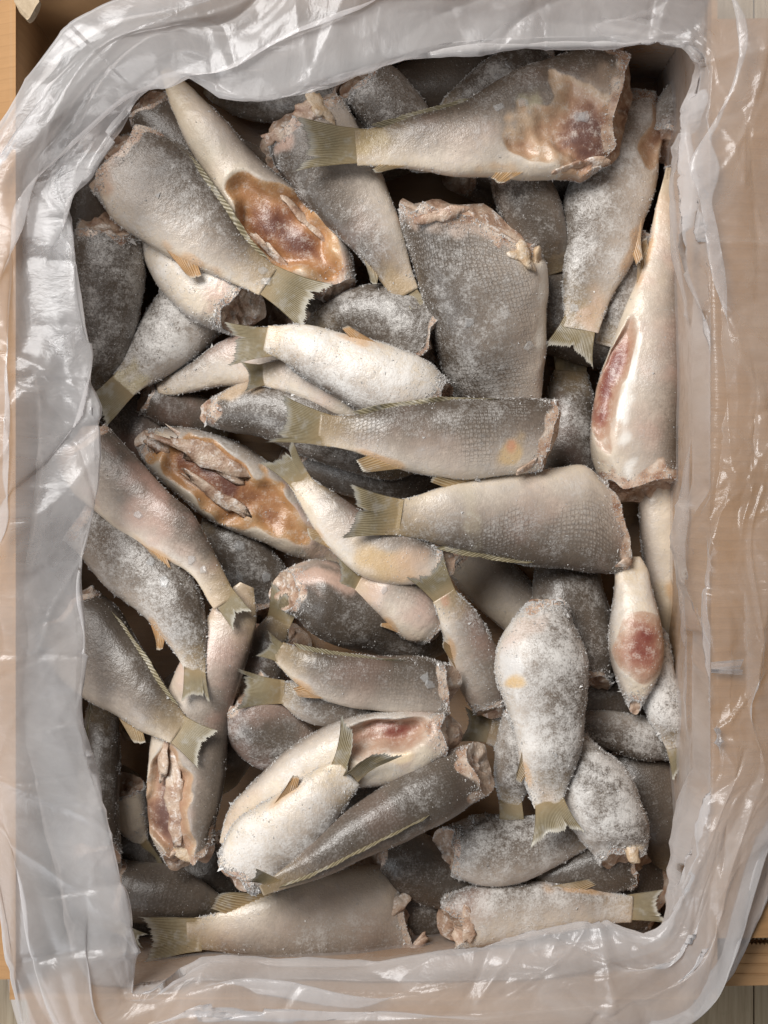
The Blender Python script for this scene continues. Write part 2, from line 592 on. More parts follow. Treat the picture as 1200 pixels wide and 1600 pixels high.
# ---- filler fish added at the very bottom, darkened to keep the gaps dark
rf = np.random.default_rng(5)
LOW = {0: 'dim filler fish deep in the narrow gap beside the plain dark grey fish, upper left',
       1: 'dim filler fish deep in the gap left of the torn bone end, top',
       2: 'dim filler fish deep in the gap right under the topmost fish',
       4: 'dim filler fish deep in the gap below the fanned tail of the upper-left fish',
       5: 'dim filler fish deep in the dark slit right of the broad scaly fish',
       9: 'dim filler fish deep in the dark hole left of the torn brown belly',
       11: 'dim filler fish deep in the gap under the small red-wounded fish',
       12: 'dim filler fish at the bottom of the heap by the lower left corner',
       13: 'dim filler fish deep in the gap between the two lowest level fish',
       14: 'dim filler fish at the bottom of the heap by the lower right corner'}
for gy in range(5):
    for gx in range(3):
        cx, cy = 300 + gx * 300 + rf.uniform(-40, 40), 240 + gy * 285 + rf.uniform(-40, 40)
        an_ = rf.uniform(-.7, .7) + (math.pi if rf.uniform() < .5 else 0)
        q_ = [(cx + d_ * math.cos(an_), cy + d_ * math.sin(an_), w_) for d_, w_ in ((-150, 22), (-75, 42), (0, 62), (80, 66), (150, 50))]
        lb = LOW.get(gy * 3 + gx)
        if lb:
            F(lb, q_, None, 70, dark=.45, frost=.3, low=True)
for lb, q_ in [('dim filler fish deep in the dark gap below the top film, centre', [(560, 175, 24), (640, 150, 46), (720, 128, 58), (800, 110, 44)]),
               ('dim filler fish deep in the gap at the left film near the upper left corner', [(120, 420, 30), (126, 350, 48), (140, 280, 52), (170, 220, 40)]),
               ('dim filler fish deep in the dark corner behind the snow-covered tail, lower right', [(1060, 1360, 30), (1030, 1290, 50), (1000, 1220, 54), (985, 1150, 40)]),
               ('dim filler fish deep in the hole under the split-tailed fish', [(420, 1230, 28), (500, 1250, 46), (580, 1255, 52), (650, 1240, 40)]),
               ('dim filler fish deep in the black gap left of the stubby square tail', [(330, 1240, 28), (360, 1160, 46), (385, 1080, 50), (400, 1000, 38)]),
               ('dim filler fish deep in the slit along the right wall', [(1070, 880, 26), (1072, 790, 40), (1075, 700, 44), (1078, 610, 34)]),
               ('dim filler fish deep in the hole beside the small white-bellied stump', [(180, 1200, 28), (200, 1270, 44), (225, 1340, 46), (270, 1390, 34)])]:
    F(lb, q_, None, 70, dark=.6, frost=.2, low=True)  # added right under the gaps, darker skin stands in for deep shade
# ---- lowest layer
F('dark fish lying along the top edge under the hanging film, left of centre', [(320, 138, 18), (400, 158, 28), (480, 158, 32), (545, 148, 28)], None, 80, dark=.55, frost=.5)
F('plain dark grey fish wedged between the big upper-left fish and the open-bellied one', [(345, 345, 26), (310, 270, 38), (262, 205, 42), (225, 160, 36)], None, 70, dark=.5, frost=.25)
F('frosty brown fish in the upper right corner with its tail under the film', [(1106, 92, 16), (1085, 128, 26), (1058, 175, 34), (1040, 235, 34)], (1128, 56, 16), 60, dark=.3, frost=.6, warm=.6, dz=.022)
F('grey frosty rounded back just above the tail of the topmost fish', [(680, 262, 30), (640, 208, 44), (600, 160, 48), (560, 118, 42)], None, 65, dark=.25, frost=.65)
F('grey fish with ice bits behind the back of the topmost fish', [(690, 190, 26), (755, 148, 38), (825, 108, 42), (866, 86, 34)], None, 60, dark=.2, frost=.6, chips=[(.6, .2), (.75, -.2), (.5, 0)])
F('dim grey fish deep below the belly of the topmost fish', [(862, 430, 30), (842, 360, 42), (818, 300, 46), (800, 255, 40)], None, 70, dark=.35, frost=.4)
F('dark fish seen through the film along the right wall', [(1080, 560, 22), (1085, 460, 30), (1083, 350, 32), (1068, 250, 28)], None, 60, dark=.35, frost=.6, dz=.020)
F('grey strip of a fish below the right-hand orange-finned fish', [(945, 540, 24), (960, 480, 30), (980, 420, 32), (998, 360, 30)], None, 40, dark=.3, frost=.6)
F('black-looking fish in the dark lower left hole above the bottom fish', [(360, 1432, 20), (300, 1408, 34), (240, 1395, 46), (170, 1385, 46)], None, 85, dark=.75, frost=.15)
F('small white-bellied stump with a yellow tail in the dark lower left hole', [(224, 1318, 12), (212, 1296, 22), (200, 1268, 30), (190, 1225, 32)], (250, 1360, 9), -70, dark=.1, frost=.5)
F('fish under the left film with only its pale tail tip poking out', [(186, 1452, 12), (160, 1425, 22), (130, 1380, 32), (105, 1330, 34)], (219, 1468, 11), 60, dark=.3, frost=.3)
F('dark narrow fish standing along the left film, frost along its spine', [(160, 1085, 22), (158, 1160, 28), (152, 1240, 34), (152, 1345, 34)], None, 70, dark=.55, frost=.3, rid=[(.05, .97, -.55)])
F('dim brown fish below the long dark fish, bottom centre', [(760, 1405, 28), (690, 1375, 44), (630, 1345, 48), (575, 1330, 40)], None, 80, dark=.6, frost=.25)
F('dark fish under the frosty cut piece at lower right', [(810, 1392, 22), (880, 1368, 38), (950, 1348, 46), (1004, 1345, 40)], None, 85, dark=.5, frost=.3)
F('dim fish with ice scabs in the middle left gap', [(330, 790, 24), (360, 845, 38), (400, 900, 44), (425, 965, 40)], None, 80, dark=.55, frost=.45, chips=[(.4, .2), (.6, -.3), (.7, .3)])
F('brownish fish with a dull tail standing in the central gap', [(438, 968, 26), (420, 1005, 32), (408, 1050, 36), (400, 1105, 32)], (452, 925, 32), 60, dark=.4, frost=.3, warm=.5)
F('dark-backed fish lying deep below the long scaly middle fish', [(740, 772, 26), (650, 750, 44), (550, 728, 50), (455, 700, 36)], None, 85, dark=.6, frost=.35)
F('dark frosty-backed fish under the pale tail hanging at upper centre', [(478, 520, 16), (540, 492, 34), (610, 498, 56), (690, 545, 64)], None, 85, dark=.45, frost=.55)
F('dim brown fish behind the frosty tail at the left film', [(275, 745, 26), (232, 690, 36), (195, 645, 38), (165, 600, 34)], None, 60, dark=.5, frost=.25, warm=.5)
F('dark fish with an orange fleck in the left gap', [(360, 672, 22), (310, 650, 32), (260, 630, 34), (220, 612, 30)], None, 80, dark=.6, frost=.2, warm=.4)
# ---- right middle
F('dark upright tail end between the two right-hand fish', [(892, 580, 32), (890, 630, 38), (893, 690, 42), (893, 770, 44)], (893, 545, 34), 75, dark=.45, frost=.45, warm=.4)
F('slim yellowish fish along the right film with a fanned tail', [(1054, 1005, 17), (1046, 945, 26), (1036, 870, 31), (1028, 795, 30), (1022, 730, 26)], (1058, 1046, 26), -70, dark=.0, frost=.3, warm=.4, fins=[(.30, 0.0, 55, 12, OR)], pts=[(.15, 0, .3, 1.3, (.50, .36, .17), .55)])
F('grey fish in the gap with a pale spiky fin right of centre', [(860, 1005, 26), (812, 950, 40), (762, 900, 44), (722, 850, 42)], None, -150, dark=.15, frost=.4, fins=[(.30, -.95, 52, 20, .25)])
F('dark broad fish behind the upright front fish', [(880, 850, 40), (888, 920, 58), (895, 1000, 62), (905, 1085, 46)], None, 80, dark=.45, frost=.5)
F('frosty grey fish lying level behind the two tails at lower right', [(860, 1132, 24), (940, 1140, 29), (1000, 1152, 33), (1062, 1160, 30)], None, 120, dark=.2, frost=.6)
F('short tail with yellow fin pointing left under the upright front fish', [(764, 1142, 24), (805, 1152, 29), (850, 1168, 36), (900, 1190, 36)], (727, 1133, 29), 40, dark=.15, frost=.55, warm=.6)
F('snow-covered tail with yellow fin pointing down by the right film', [(1058, 1168, 23), (1040, 1110, 32), (1024, 1055, 32), (1010, 990, 30)], (1072, 1204, 26), 120, dark=.05, frost=1.0)
F('small fish with a raw red belly wound near the right film', [(986, 870, 25), (988, 920, 30), (993, 980, 40), (995, 1030, 39), (993, 1075, 26), (992, 1102, 12)], None, -90, frost=.45, cav=[(.58, .0, .28, .85, -.0015)], cm='red')
# ---- left upper
F('broad dark frosty fish half under the left film', [(140, 640, 24), (150, 570, 44), (160, 480, 62), (166, 400, 62), (168, 345, 46)], None, 95, dark=.3, frost=.65)
F('snowy fish with its yellow tail touching the left film', [(192, 604, 30), (232, 562, 41), (275, 515, 52), (312, 468, 56), (345, 420, 46)], (150, 645, 27), 40, dark=.15, frost=.8, pts=[(.02, 0, .14, 1.3, (.42, .33, .12), .7)])
F('pinkish-grey thin-tailed fish lying level in the left gap', [(246, 608, 12), (300, 592, 22), (350, 572, 36), (400, 560, 46), (470, 560, 46)], None, -30, dark=.15, frost=.5, warm=.8)
F('slate-dark fish with a pale fleshy edge left of centre', [(660, 720, 30), (570, 690, 52), (490, 655, 58), (410, 640, 44), (345, 640, 30), (322, 641, 18)], None, 75, dark=.5, frost=.45, pts=[(.86, -.75, .22, .55, (.55, .40, .26), .8)])
F('white-bellied fish under the big upper-left fish, ragged bloody end', [(205, 300, 20), (250, 365, 40), (300, 420, 56), (350, 464, 56), (385, 492, 42)], None, -65, frost=.75, pts=[(.88, -.1, .14, .6, (.40, .17, .10), .6)])
# ---- lower left middle
F('rounded grey-pink fish end in the central gap left of the stubby tail', [(530, 1212, 30), (455, 1168, 48), (402, 1122, 60), (366, 1075, 46)], None, 60, dark=.35, frost=.35, warm=.7)
F('large pinkish fish hanging down with a torn brown belly, lower left', [(388, 915, 26), (358, 985, 40), (322, 1070, 54), (298, 1150, 60), (288, 1230, 60), (287, 1300, 52), (298, 1345, 40)], None, -12, dark=.30, frost=.18, warm=1.0, cav=[(.84, -.40, .36, .60, .007)], cutr=2.0, scr=[(.78, -.12, 90, 26, .1, 'cut'), (.62, -.55, 70, 16, .05, 'cut'), (.97, -.1, 24, 18, .5, 'bone')])
F('stubby square tail with dark body below the brown-backed fish', [(432, 1078, 25), (490, 1092, 38), (560, 1108, 42), (620, 1120, 36)], (377, 1077, 31), 50, dark=.3, frost=.5)
# ---- centre left
F('fish with its whole orange-brown belly cavity open, left of centre', [(565, 888, 16), (500, 850, 30), (432, 802, 52), (362, 758, 62), (292, 720, 52), (240, 694, 34), (216, 682, 18)], None, -125, frost=.55, dark=.1, cav=[(.70, .02, .42, .92, .007)], frz=[(.28, 0, .2, 1)], pts=[(.30, .0, .22, 1.1, (.50, .24, .18), .55), (.98, 0, .10, 1.4, (.62, .50, .36), .8)], cm='orange', scr=[(.74, -.35, 150, 34, .04, 'cut'), (.62, .30, 130, 20, -.05, 'cut'), (.93, -.1, 50, 26, .2, 'cut')])
F('slate-blue fish with a pink fleshy shoulder in the middle', [(720, 995, 28), (630, 980, 46), (545, 952, 60), (485, 928, 52), (440, 925, 30)], None, 75, dark=.55, frost=.3, pts=[(.86, -.62, .26, .55, (.56, .38, .30), .9)])
F('short pink fish with a squared yellow tail in the middle', [(562, 906, 26), (602, 926, 34), (642, 952, 43), (672, 976, 38), (690, 990, 28)], (529, 900, 28), -25, dark=.0, frost=.25, warm=1.0, fins=[(.52, -.95, 40, 10, OR)], chips=[(.25, .1)])
# ---- lower right
F('frosty grey fish with a blunt cut end facing left, lower centre', [(935, 1290, 24), (872, 1310, 38), (802, 1326, 50), (742, 1330, 52), (692, 1330, 38)], None, 150, dark=.15, frost=.7)
F('frosted tail with ragged fin hanging over the blunt grey fish', [(796, 1258, 24), (800, 1222, 30), (810, 1172, 34), (822, 1110, 30)], (802, 1318, 24), 110, dark=.3, frost=.75)
F('thick frosty cut piece with a cream knob at its lower end, lower right', [(872, 1140, 28), (902, 1195, 48), (938, 1250, 60), (960, 1300, 54), (972, 1345, 34)], None, 55, dark=.2, frost=.85, pts=[(.97, .5, .07, .45, (.70, .55, .36), 1.0)], cutr=1.4, scr=[(.985, .35, 26, 18, .5, 'bone')])
# ---- left edge
F('dark-backed fish with white belly at the left film, tail pointing right', [(280, 1143, 31), (236, 1105, 41), (186, 1056, 58), (140, 1005, 66), (95, 950, 60)], (319, 1168, 31), 160, dark=.35, frost=.2, fins=[(.20, 1.0, 52, 16, .35)], rid=[(.15, .8, -.93)])
F('grey curved fish with an orange fin and its tail hanging over the pink one', [(308, 1062, 22), (296, 1004, 32), (266, 940, 46), (215, 885, 56), (165, 840, 50), (125, 800, 42)], (307, 1088, 21), 140, dark=.2, frost=.55, fins=[(.26, .92, 48, 16, OR)], chips=[(.45, -.3), (.55, -.5)])
F('smooth pinkish-grey fish coming from under the left film, orange vent', [(352, 942, 25), (314, 876, 31), (270, 835, 42), (226, 800, 49), (168, 748, 56), (118, 690, 50)], (374, 964, 19), 172, dark=.05, frost=.10, warm=1.0, fins=[(.36, .90, 60, 12, OR)], chips=[(.18, .1), (.55, .1), (.25, .2)], pts=[(.6, .93, .5, .22, (.66, .58, .47), .8)])
# ---- lower centre
F('white-bellied fish with a deep red hole at its cut end', [(350, 1322, 20), (400, 1265, 36), (470, 1212, 46), (540, 1180, 53), (610, 1164, 57), (668, 1152, 50), (702, 1150, 36)], None, -75, frost=.55, cav=[(.82, .34, .17, .52, .012)], cm='red', pts=[(.10, .6, .2, .5, (.46, .27, .14), .5), (.92, .2, .2, .9, (.40, .24, .19), .6), (.80, -.22, .10, .16, (.72, .56, .36), .9)])
F('slim brown-backed fish lying level across the centre', [(434, 1016, 18), (466, 1036, 28), (520, 1056, 40), (590, 1066, 44), (660, 1071, 45), (708, 1079, 36)], (417, 1008, 21), 25, dark=.15, frost=.3, warm=.3, fins=[(.22, -.95, 40, 12, OR)], rid=[(.12, .75, .93)], chips=[(.85, .35), (.88, .1)])
F('snowy fish with a split upright tail over the red-holed fish', [(545, 1206, 32), (505, 1240, 39), (455, 1286, 53), (405, 1332, 56), (364, 1372, 40)], (577, 1152, 52), -20, dark=.0, frost=.75, split=True, fins=[(.32, -.85, 52, 16, OR)])
# ---- top and centre, upper layer
F('fish with a torn white bone end under the tail of the topmost fish', [(636, 460, 23), (602, 400, 37), (560, 332, 52), (525, 275, 64), (490, 215, 70), (468, 172, 66)], (652, 496, 32), 15, dark=.1, frost=.45, warm=.3, pts=[(.93, .55, .10, .28, (.62, .42, .33), .95), (.02, 0, .12, 1.3, (.55, .40, .22), .5)], fins=[(.16, .95, 40, 14, .1)], cutr=1.5, scr=[(.99, -.35, 42, 22, .2, 'bone'), (.97, -.1, 36, 26, .8, 'cut'), (.98, .75, 40, 24, 1.3, 'cut')])
F('broad scaly headless fish with a torn top edge, upper right of centre', [(790, 745, 26), (784, 690, 48), (777, 625, 68), (770, 545, 84), (760, 460, 97), (746, 395, 102), (730, 335, 96)], None, 20, dark=.05, frost=.5, skew=.64, cutr=1.6, tip=.22, pts=[(.62, -.90, .35, .18, (.74, .72, .66), .9), (.90, -.62, .12, .25, (.70, .52, .30), .8), (.97, .1, .05, 1.2, (.60, .45, .36), .7)], chips=[(.5, -.55), (.62, .3)], scal=1, scr=[(.94, -.60, 40, 24, .6, 'bone'), (.88, -.80, 34, 22, -.3, 'bone'), (.99, .5, 60, 18, 1.5, 'cut')])
F('short dull tail just below the notched pale tail, left of centre', [(405, 585, 22), (450, 586, 30), (520, 602, 42), (580, 620, 42)], (388, 588, 24), -20, dark=.2, frost=.35, warm=.8)
F('pale frosty fish with a notched tail at left of centre', [(415, 530, 30), (455, 538, 33), (500, 556, 42), (555, 578, 54), (612, 600, 58), (662, 620, 50), (688, 632, 38)], (362, 537, 34), -150, dark=.0, frost=.8, fins=[(.45, .90, 60, 12, OR)])
F('open-bellied fish with an orange-brown cavity, tail under the top film', [(258, 108, 14), (278, 140, 19), (318, 202, 33), (372, 276, 45), (425, 336, 53), (484, 400, 56), (520, 440, 46), (534, 458, 30)], None, -55, dark=.0, frost=.35, warm=.2, cav=[(.73, -.08, .31, .92, .014)], cm='orange', pts=[(.20, -.4, .4, .7, (.62, .54, .38), .5), (.97, 0, .07, 1.3, (.50, .30, .20), .8)], scr=[(.62, .55, 110, 14, .0, 'cut'), (.80, -.65, 100, 16, .05, 'cut')])
F('big fish at upper left, tail fanned over the open-bellied fish', [(420, 440, 33), (368, 404, 39), (320, 367, 54), (271, 325, 68), (228, 282, 75), (180, 236, 70)], (492, 480, 44), 172, dark=.1, frost=.5, skew=.0, fins=[(.34, .88, 58, 16, OR)], rid=[(.12, .85, -.94)], pts=[(.95, .6, .10, .5, (.50, .27, .15), .6)], chips=[(.02, .1), (.06, -.2)])
F('silver fish with an orange fin and brown flap, tail pointing down, upper right', [(906, 515, 34), (918, 450, 45), (936, 380, 58), (952, 310, 66), (976, 235, 60), (998, 175, 46), (1008, 145, 30)], (890, 552, 43), 15, dark=.05, frost=.7, fins=[(.36, -.90, 66, 18, OR)], cav=[(.86, -.72, .17, .40, .004)], pts=[(.06, -.4, .14, .8, (.55, .32, .18), .6)], chips=[(.08, .5)])
F('long belly-up fish by the right film with a white strip and red slit', [(1046, 262, 12), (1041, 350, 22), (1030, 440, 36), (1013, 530, 53), (999, 620, 67), (994, 700, 68), (1001, 772, 54)], None, -18, dark=.12, frost=.25, warm=.8, cav=[(.72, -.80, .28, .30, .006)], cm='red', pts=[(.74, -.36, .27, .20, (.78, .76, .72), 1.0), (.15, 0, .3, 1.3, (.56, .46, .30), .4)], fins=[(.28, -.92, 70, 12, .6)], pink=1)
# ---- top layer
F('slim curved fish with a forked tail and brown belly in the centre', [(464, 747, 22), (500, 786, 30), (545, 830, 40), (592, 860, 46), (648, 874, 38), (705, 880, 20)], (436, 710, 31), -15, dark=.05, frost=.4, pts=[(.66, -.3, .26, .75, (.50, .32, .12), .85), (.80, 0, .15, .9, (.55, .36, .25), .6)], warm=.4, fins=[(.30, -.95, 44, 10, .5)])
F('wide fish with blunt tail lying level below the scaly one, right of centre', [(602, 808, 39), (680, 809, 46), (760, 807, 62), (850, 808, 79), (925, 812, 80), (978, 826, 64)], (549, 800, 41), 178, dark=.2, frost=.35, skew=-.55, warm=.45, fins=[(.28, .97, 92, 15, .35)], rid=[(.25, .62, -.97)], pts=[(.33, 0, .06, 1.3, (.50, .44, .30), .45)], scal=1, scr=[(.985, -.75, 26, 18, .4, 'cut')])
F('scaly dark fish with an orange wound near its cut end, centre right', [(498, 672, 33), (560, 679, 37), (630, 684, 50), (720, 686, 61), (800, 683, 60), (868, 680, 52)], (438, 656, 37), 12, dark=.28, frost=.35, skew=.38, warm=.3, fins=[(.24, -.92, 66, 14, .5)], rid=[(.18, .80, .96)], pts=[(.80, -.45, .085, .46, (.50, .34, .16), .9), (.80, -.2, .03, .14, (.48, .19, .10), .8), (.52, .0, .04, .25, (.62, .61, .60), .4), (.46, -.35, .06, .25, (.62, .61, .60), .35)], scal=1, scr=[(.95, -.75, 46, 12, .5, 'cut')])
F('fish with its fanned tail pointing up left, body bent down, right of centre', [(694, 930, 25), (722, 976, 33), (742, 1030, 39), (760, 1080, 37), (768, 1108, 28)], (668, 890, 33), 10, dark=.12, frost=.45, warm=.6, fins=[(.42, -.85, 50, 10, .6)], pts=[(.05, -.2, .10, .5, (.55, .20, .12), .5)])
F('upright frosty fish with a white and yellow patch, tail fanned downward', [(856, 1264, 30), (856, 1215, 42), (858, 1150, 56), (852, 1090, 66), (845, 1030, 70), (850, 972, 52), (856, 936, 30)], (868, 1303, 43), 150, dark=.12, frost=.85, pts=[(.70, .68, .10, .34, (.62, .61, .60), .85), (.615, .66, .028, .40, (.58, .36, .12), .9), (.02, 0, .10, 1.3, (.56, .36, .22), .5), (.86, .5, .12, .5, (.52, .32, .22), .5)], fins=[(.18, .95, 46, 10, .4)], cutr=1.5)
F('fish with its tail at the lower right film and a pink side', [(988, 1420, 25), (920, 1416, 30), (850, 1418, 38), (780, 1426, 44), (722, 1435, 46), (696, 1440, 42)], (1030, 1414, 26), 195, dark=.05, frost=.7, warm=.6, fins=[(.30, -.90, 74, 14, .5)], cutr=1.6, scr=[(.99, .1, 40, 20, 1.4, 'cut')])
F('bottom fish lying level with square tail at the left, torn cut end', [(292, 1462, 35), (360, 1455, 42), (440, 1448, 60), (520, 1435, 76), (590, 1436, 78), (648, 1458, 60)], (232, 1466, 37), 185, dark=.18, frost=.45, skew=-.75, fins=[(.20, .93, 84, 16, .25)], rid=[(.22, .62, -.97)], warm=.2, cutr=1.5, scr=[(.99, -.4, 60, 22, 1.2, 'cut'), (.97, .7, 36, 20, 1.0, 'cut')])
F('long dark brown fish lying slantwise back up, lower centre', [(408, 1392, 12), (470, 1360, 24), (550, 1308, 38), (630, 1262, 47), (700, 1225, 49), (758, 1198, 42)], (392, 1370, 16), 80, dark=.5, frost=.25, rid=[(.12, .72, -.30)], warm=.2)
F('topmost fish with torn brown belly and tail spread at the left', [(556, 230, 35), (620, 227, 37), (700, 220, 54), (790, 206, 76), (875, 184, 90), (940, 172, 96), (978, 164, 92)], (470, 226, 42), 4, dark=.0, frost=.35, warm=.25, skew=.38, cav=[(.86, -.40, .36, .78, .008)], fins=[(.10, -.98, 50, 8, .3), (.50, -.93, 40, 14, .8)], rid=[(.10, .45, .95)], pts=[(.03, 0, .10, 1.3, (.52, .38, .15), .6), (.66, .25, .07, .22, (.52, .46, .28), .6), (.92, .25, .14, .55, (.50, .37, .27), .6)], chips=[(.62, .38), (.52, .3), (.86, -.1), (.83, -.15)], scr=[(.74, -.86, 34, 12, .1, 'cut'), (.93, -.80, 44, 16, -.1, 'cut')], dz=.013)

# settle the heap: a height field, filled from the lowest fish to the topmost
CELL = 5
HM = np.full((380, 300), -.100)
PXO, PYO = -150, -150
NU, NR = 40, 11


def spine(st, m):
    p = np.array(st, float)
    d = np.r_[0, np.cumsum(np.hypot(*np.diff(p[:, :2], axis=0).T))]
    q = np.linspace(0, d[-1], m)
    # cubic Hermite with finite-difference slopes
    s = np.gradient(p, d, axis=0)
    i = np.clip(np.searchsorted(d, q, side='right') - 1, 0, len(d) - 2)
    hh = (d[i + 1] - d[i])[:, None]
    t = ((q - d[i])[:, None]) / hh
    return ((2 * t**3 - 3 * t**2 + 1) * p[i] + (t**3 - 2 * t**2 + t) * hh * s[i]
            + (-2 * t**3 + 3 * t**2) * p[i + 1] + (t**3 - t**2) * hh * s[i + 1]), d[-1]


def thick(ro, a):
    return a * (.46 + .44 * abs(math.sin(math.radians(ro))))


for f in FISH:
    sp_, L = spine(f['st'], NU)
    tang = np.gradient(sp_[:, :2], axis=0)
    tang /= np.linalg.norm(tang, axis=1)[:, None]
    nrm = np.stack([tang[:, 1], -tang[:, 0]], 1)          # left of travel, photo axes (y down)
    r = np.linspace(-.92, .92, NR)
    px = sp_[:, 0][:, None] + nrm[:, 0][:, None] * r * sp_[:, 2][:, None]
    py = sp_[:, 1][:, None] + nrm[:, 1][:, None] * r * sp_[:, 2][:, None]
    bt = thick(f['ro'], sp_[:, 2]) * S
    dome = np.sqrt(1 - r * r)[None, :] * bt[:, None]
    al = np.repeat(np.linspace(0, 1, NU)[:, None], NR, 1)
    lo = -dome * .50
    X, Y, A, LO, UP = px.ravel(), py.ravel(), al.ravel(), lo.ravel(), dome.ravel()
    if f['tf']:
        tx, ty, tw = f['tf']
        b0 = sp_[0]
        k = np.linspace(.2, 1, 5)
        rr = np.linspace(-.8, .8, 5)
        dx, dy = tx - b0[0], ty - b0[1]
        ln = math.hypot(dx, dy)
        kx, ry = np.meshgrid(k, rr)
        wd = b0[2] + (tw - b0[2]) * kx
        X = np.r_[X, (b0[0] + dx * kx + dy / ln * ry * wd).ravel()]
        Y = np.r_[Y, (b0[1] + dy * kx - dx / ln * ry * wd).ravel()]
        A = np.r_[A, (-kx * ln / L).ravel()]
        LO = np.r_[LO, np.full(25, -.0012)]
        UP = np.r_[UP, np.full(25, .0012)]
    ix = np.clip(((X - PXO) / CELL).astype(int), 0, 299)
    iy = np.clip(((Y - PYO) / CELL).astype(int), 0, 379)
    need = HM[iy, ix] - LO
    best = None
    Lm = L * S
    for tl in np.linspace(-.30, .30, 31):
        zz_ = need - tl * (A - .5) * Lm
        z0 = np.percentile(zz_, 96)
        cost = z0 + .010 * abs(tl) + .05 * tl * tl
        if best is None or cost < best[0]:
            best = (cost, z0, tl)
    _, z0, tl = best
    f['z0'], f['tl'], f['Lm'] = z0 + f.get('dz', 0), tl, Lm
    top = z0 + tl * (A - .5) * Lm + UP
    np.maximum.at(HM, (iy, ix), top)
    # widen a little so that cells between samples fill up
    for sx, sy in ((1, 0), (0, 1)):
        np.maximum.at(HM, (np.clip(iy + sy, 0, 379), np.clip(ix + sx, 0, 299)), top - .001)

ZS = -max(f['z0'] for f in FISH) + .004          # bring the top of the heap to the rim
for f in FISH:
    f['z0'] += ZS
print('heap z', min(f['z0'] for f in FISH), max(f['z0'] for f in FISH), 'shift', ZS)


def fan(name, base, tip, rays, th, tint, parent, seed, curl=.0, split=False, concave=.10, f0=0.0, f1=1.0):
    """a fin: base points (k,3) to tip points (k,3); ribbed slab with a torn outer edge"""
    r = np.random.default_rng(seed)
    na, nl = rays * 3 + 1, 9
    def rs(p, n):
        p = np.asarray(p)
        q = np.linspace(0, len(p) - 1, n)
        return np.stack([np.interp(q, np.arange(len(p)), p[:, i]) for i in range(3)], 1)
    B, T = rs(base, na), rs(tip, na)
    x = np.linspace(-1, 1, na)
    phase = np.linspace(0, rays, na) % 1
    ray = .5 + .5 * np.cos(phase * 2 * math.pi)
    ln = 1 - concave * (1 - x * x) + np.interp(np.linspace(0, rays, na), np.arange(rays + 1), r.uniform(-.035, .03, rays + 1)) + .05 * (ray - .5)
    if r.uniform() < .7:
        c0 = r.uniform(-.7, .7)
        ln -= .14 * np.exp(-((x - c0) / .07)**2)
    if split:
        ln -= .62 * np.exp(-((x - .05) / .26)**2)
    f_ = np.linspace(0, 1, nl)
    g = B[None] + (T - B)[None] * (f_[:, None] * ln[None])[..., None]
    if rays >= 20 and f1 == 1.0:
        wmid = (B[-1] - B[0])[None, None] * (x[None] * .5)[..., None]
        wtip = (T[-1] - T[0])[None, None] * (x[None] * .5)[..., None]
        g -= (wtip - wmid) * (f_ * (1 - f_) * .8)[:, None, None]
    rip = SN(seed + 5, 40, 8)
    g[..., 2] += (ray[None] - .5) * (.0009 if rays < 20 else .0006) * (1 - .4 * f_)[:, None] + rip(g) * .0016 * f_[:, None] + curl * f_[:, None]**2
    if split:
        g[..., 2] += (f_[:, None]**1.5) * np.where(x < .05, .016, .003)[None]
    fi = np.zeros((nl, na, 4))
    fi[..., 0] = ray[None]
    fi[..., 1] = (f0 + (f1 - f0) * f_)[:, None]
    fi[..., 2] = tint
    fi[..., 3] = 1
    n = nl * na
    thk = (th * (1.1 - .75 * f_))[:, None]
    up, dn = g.copy(), g.copy()
    up[..., 2] += thk * .5
    dn[..., 2] -= thk * .5
    idx = np.arange(n).reshape(nl, na)
    q = np.stack([idx[:-1, :-1], idx[:-1, 1:], idx[1:, 1:], idx[1:, :-1]], -1).reshape(-1, 4)
    ring = np.concatenate([idx[:, 0], idx[-1, 1:], idx[-2::-1, -1], idx[0, -2:0:-1]])
    nx = np.roll(ring, -1)
    side = np.stack([ring, nx, nx + n, ring + n], -1)
    v = np.concatenate([up.reshape(-1, 3), dn.reshape(-1, 3)])
    # keep the upper face pointing up
    e1 = up[1, na // 2] - up[0, na // 2]
    e2 = up[0, -1] - up[0, 0]
    if np.cross(e2, e1)[2] < 0:
        q = q[:, ::-1]
    at = np.concatenate([fi.reshape(-1, 4)] * 2)
    return np_mesh(name, v, np.concatenate([q, q[:, ::-1] + n, side]), mats=M_FIN, parent=parent, attrs={'fi': at})


def crystals(parent, pts, nrm, size, seed):
    """hoar frost: thousands of splinters grown out of the skin, one mesh"""
    r = np.random.default_rng(seed)
    n = len(pts)
    d = nrm * .9 + r.normal(size=(n, 3)) * .65
    d /= np.linalg.norm(d, axis=1)[:, None]
    a = np.cross(d, r.normal(size=(n, 3)))
    a /= np.linalg.norm(a, axis=1)[:, None] + 1e-9
    b = np.cross(d, a)
    sz = (np.asarray(size) * r.lognormal(0, .5, n))[:, None]
    w_ = sz * r.uniform(.35, .7, n)[:, None]
    v = np.stack([pts + a * w_ - d * sz * .3, pts - a * w_ * .5 + b * w_ * .87 - d * sz * .3,
                  pts - a * w_ * .5 - b * w_ * .87 - d * sz * .3, pts + d * sz], 1)
    i = (np.arange(n) * 4)[:, None, None]
    t = (np.array([[0, 1, 3], [1, 2, 3], [2, 0, 3]])[None] + i).reshape(-1, 3)
    o = np_mesh('frost', v.reshape(-1, 3), None, t, M_FROST, parent, smooth=False)
    o['kind'] = 'stuff'
    return o


MU, NT_ = 92, 52
TH = np.linspace(0, 2 * math.pi, NT_, endpoint=False)


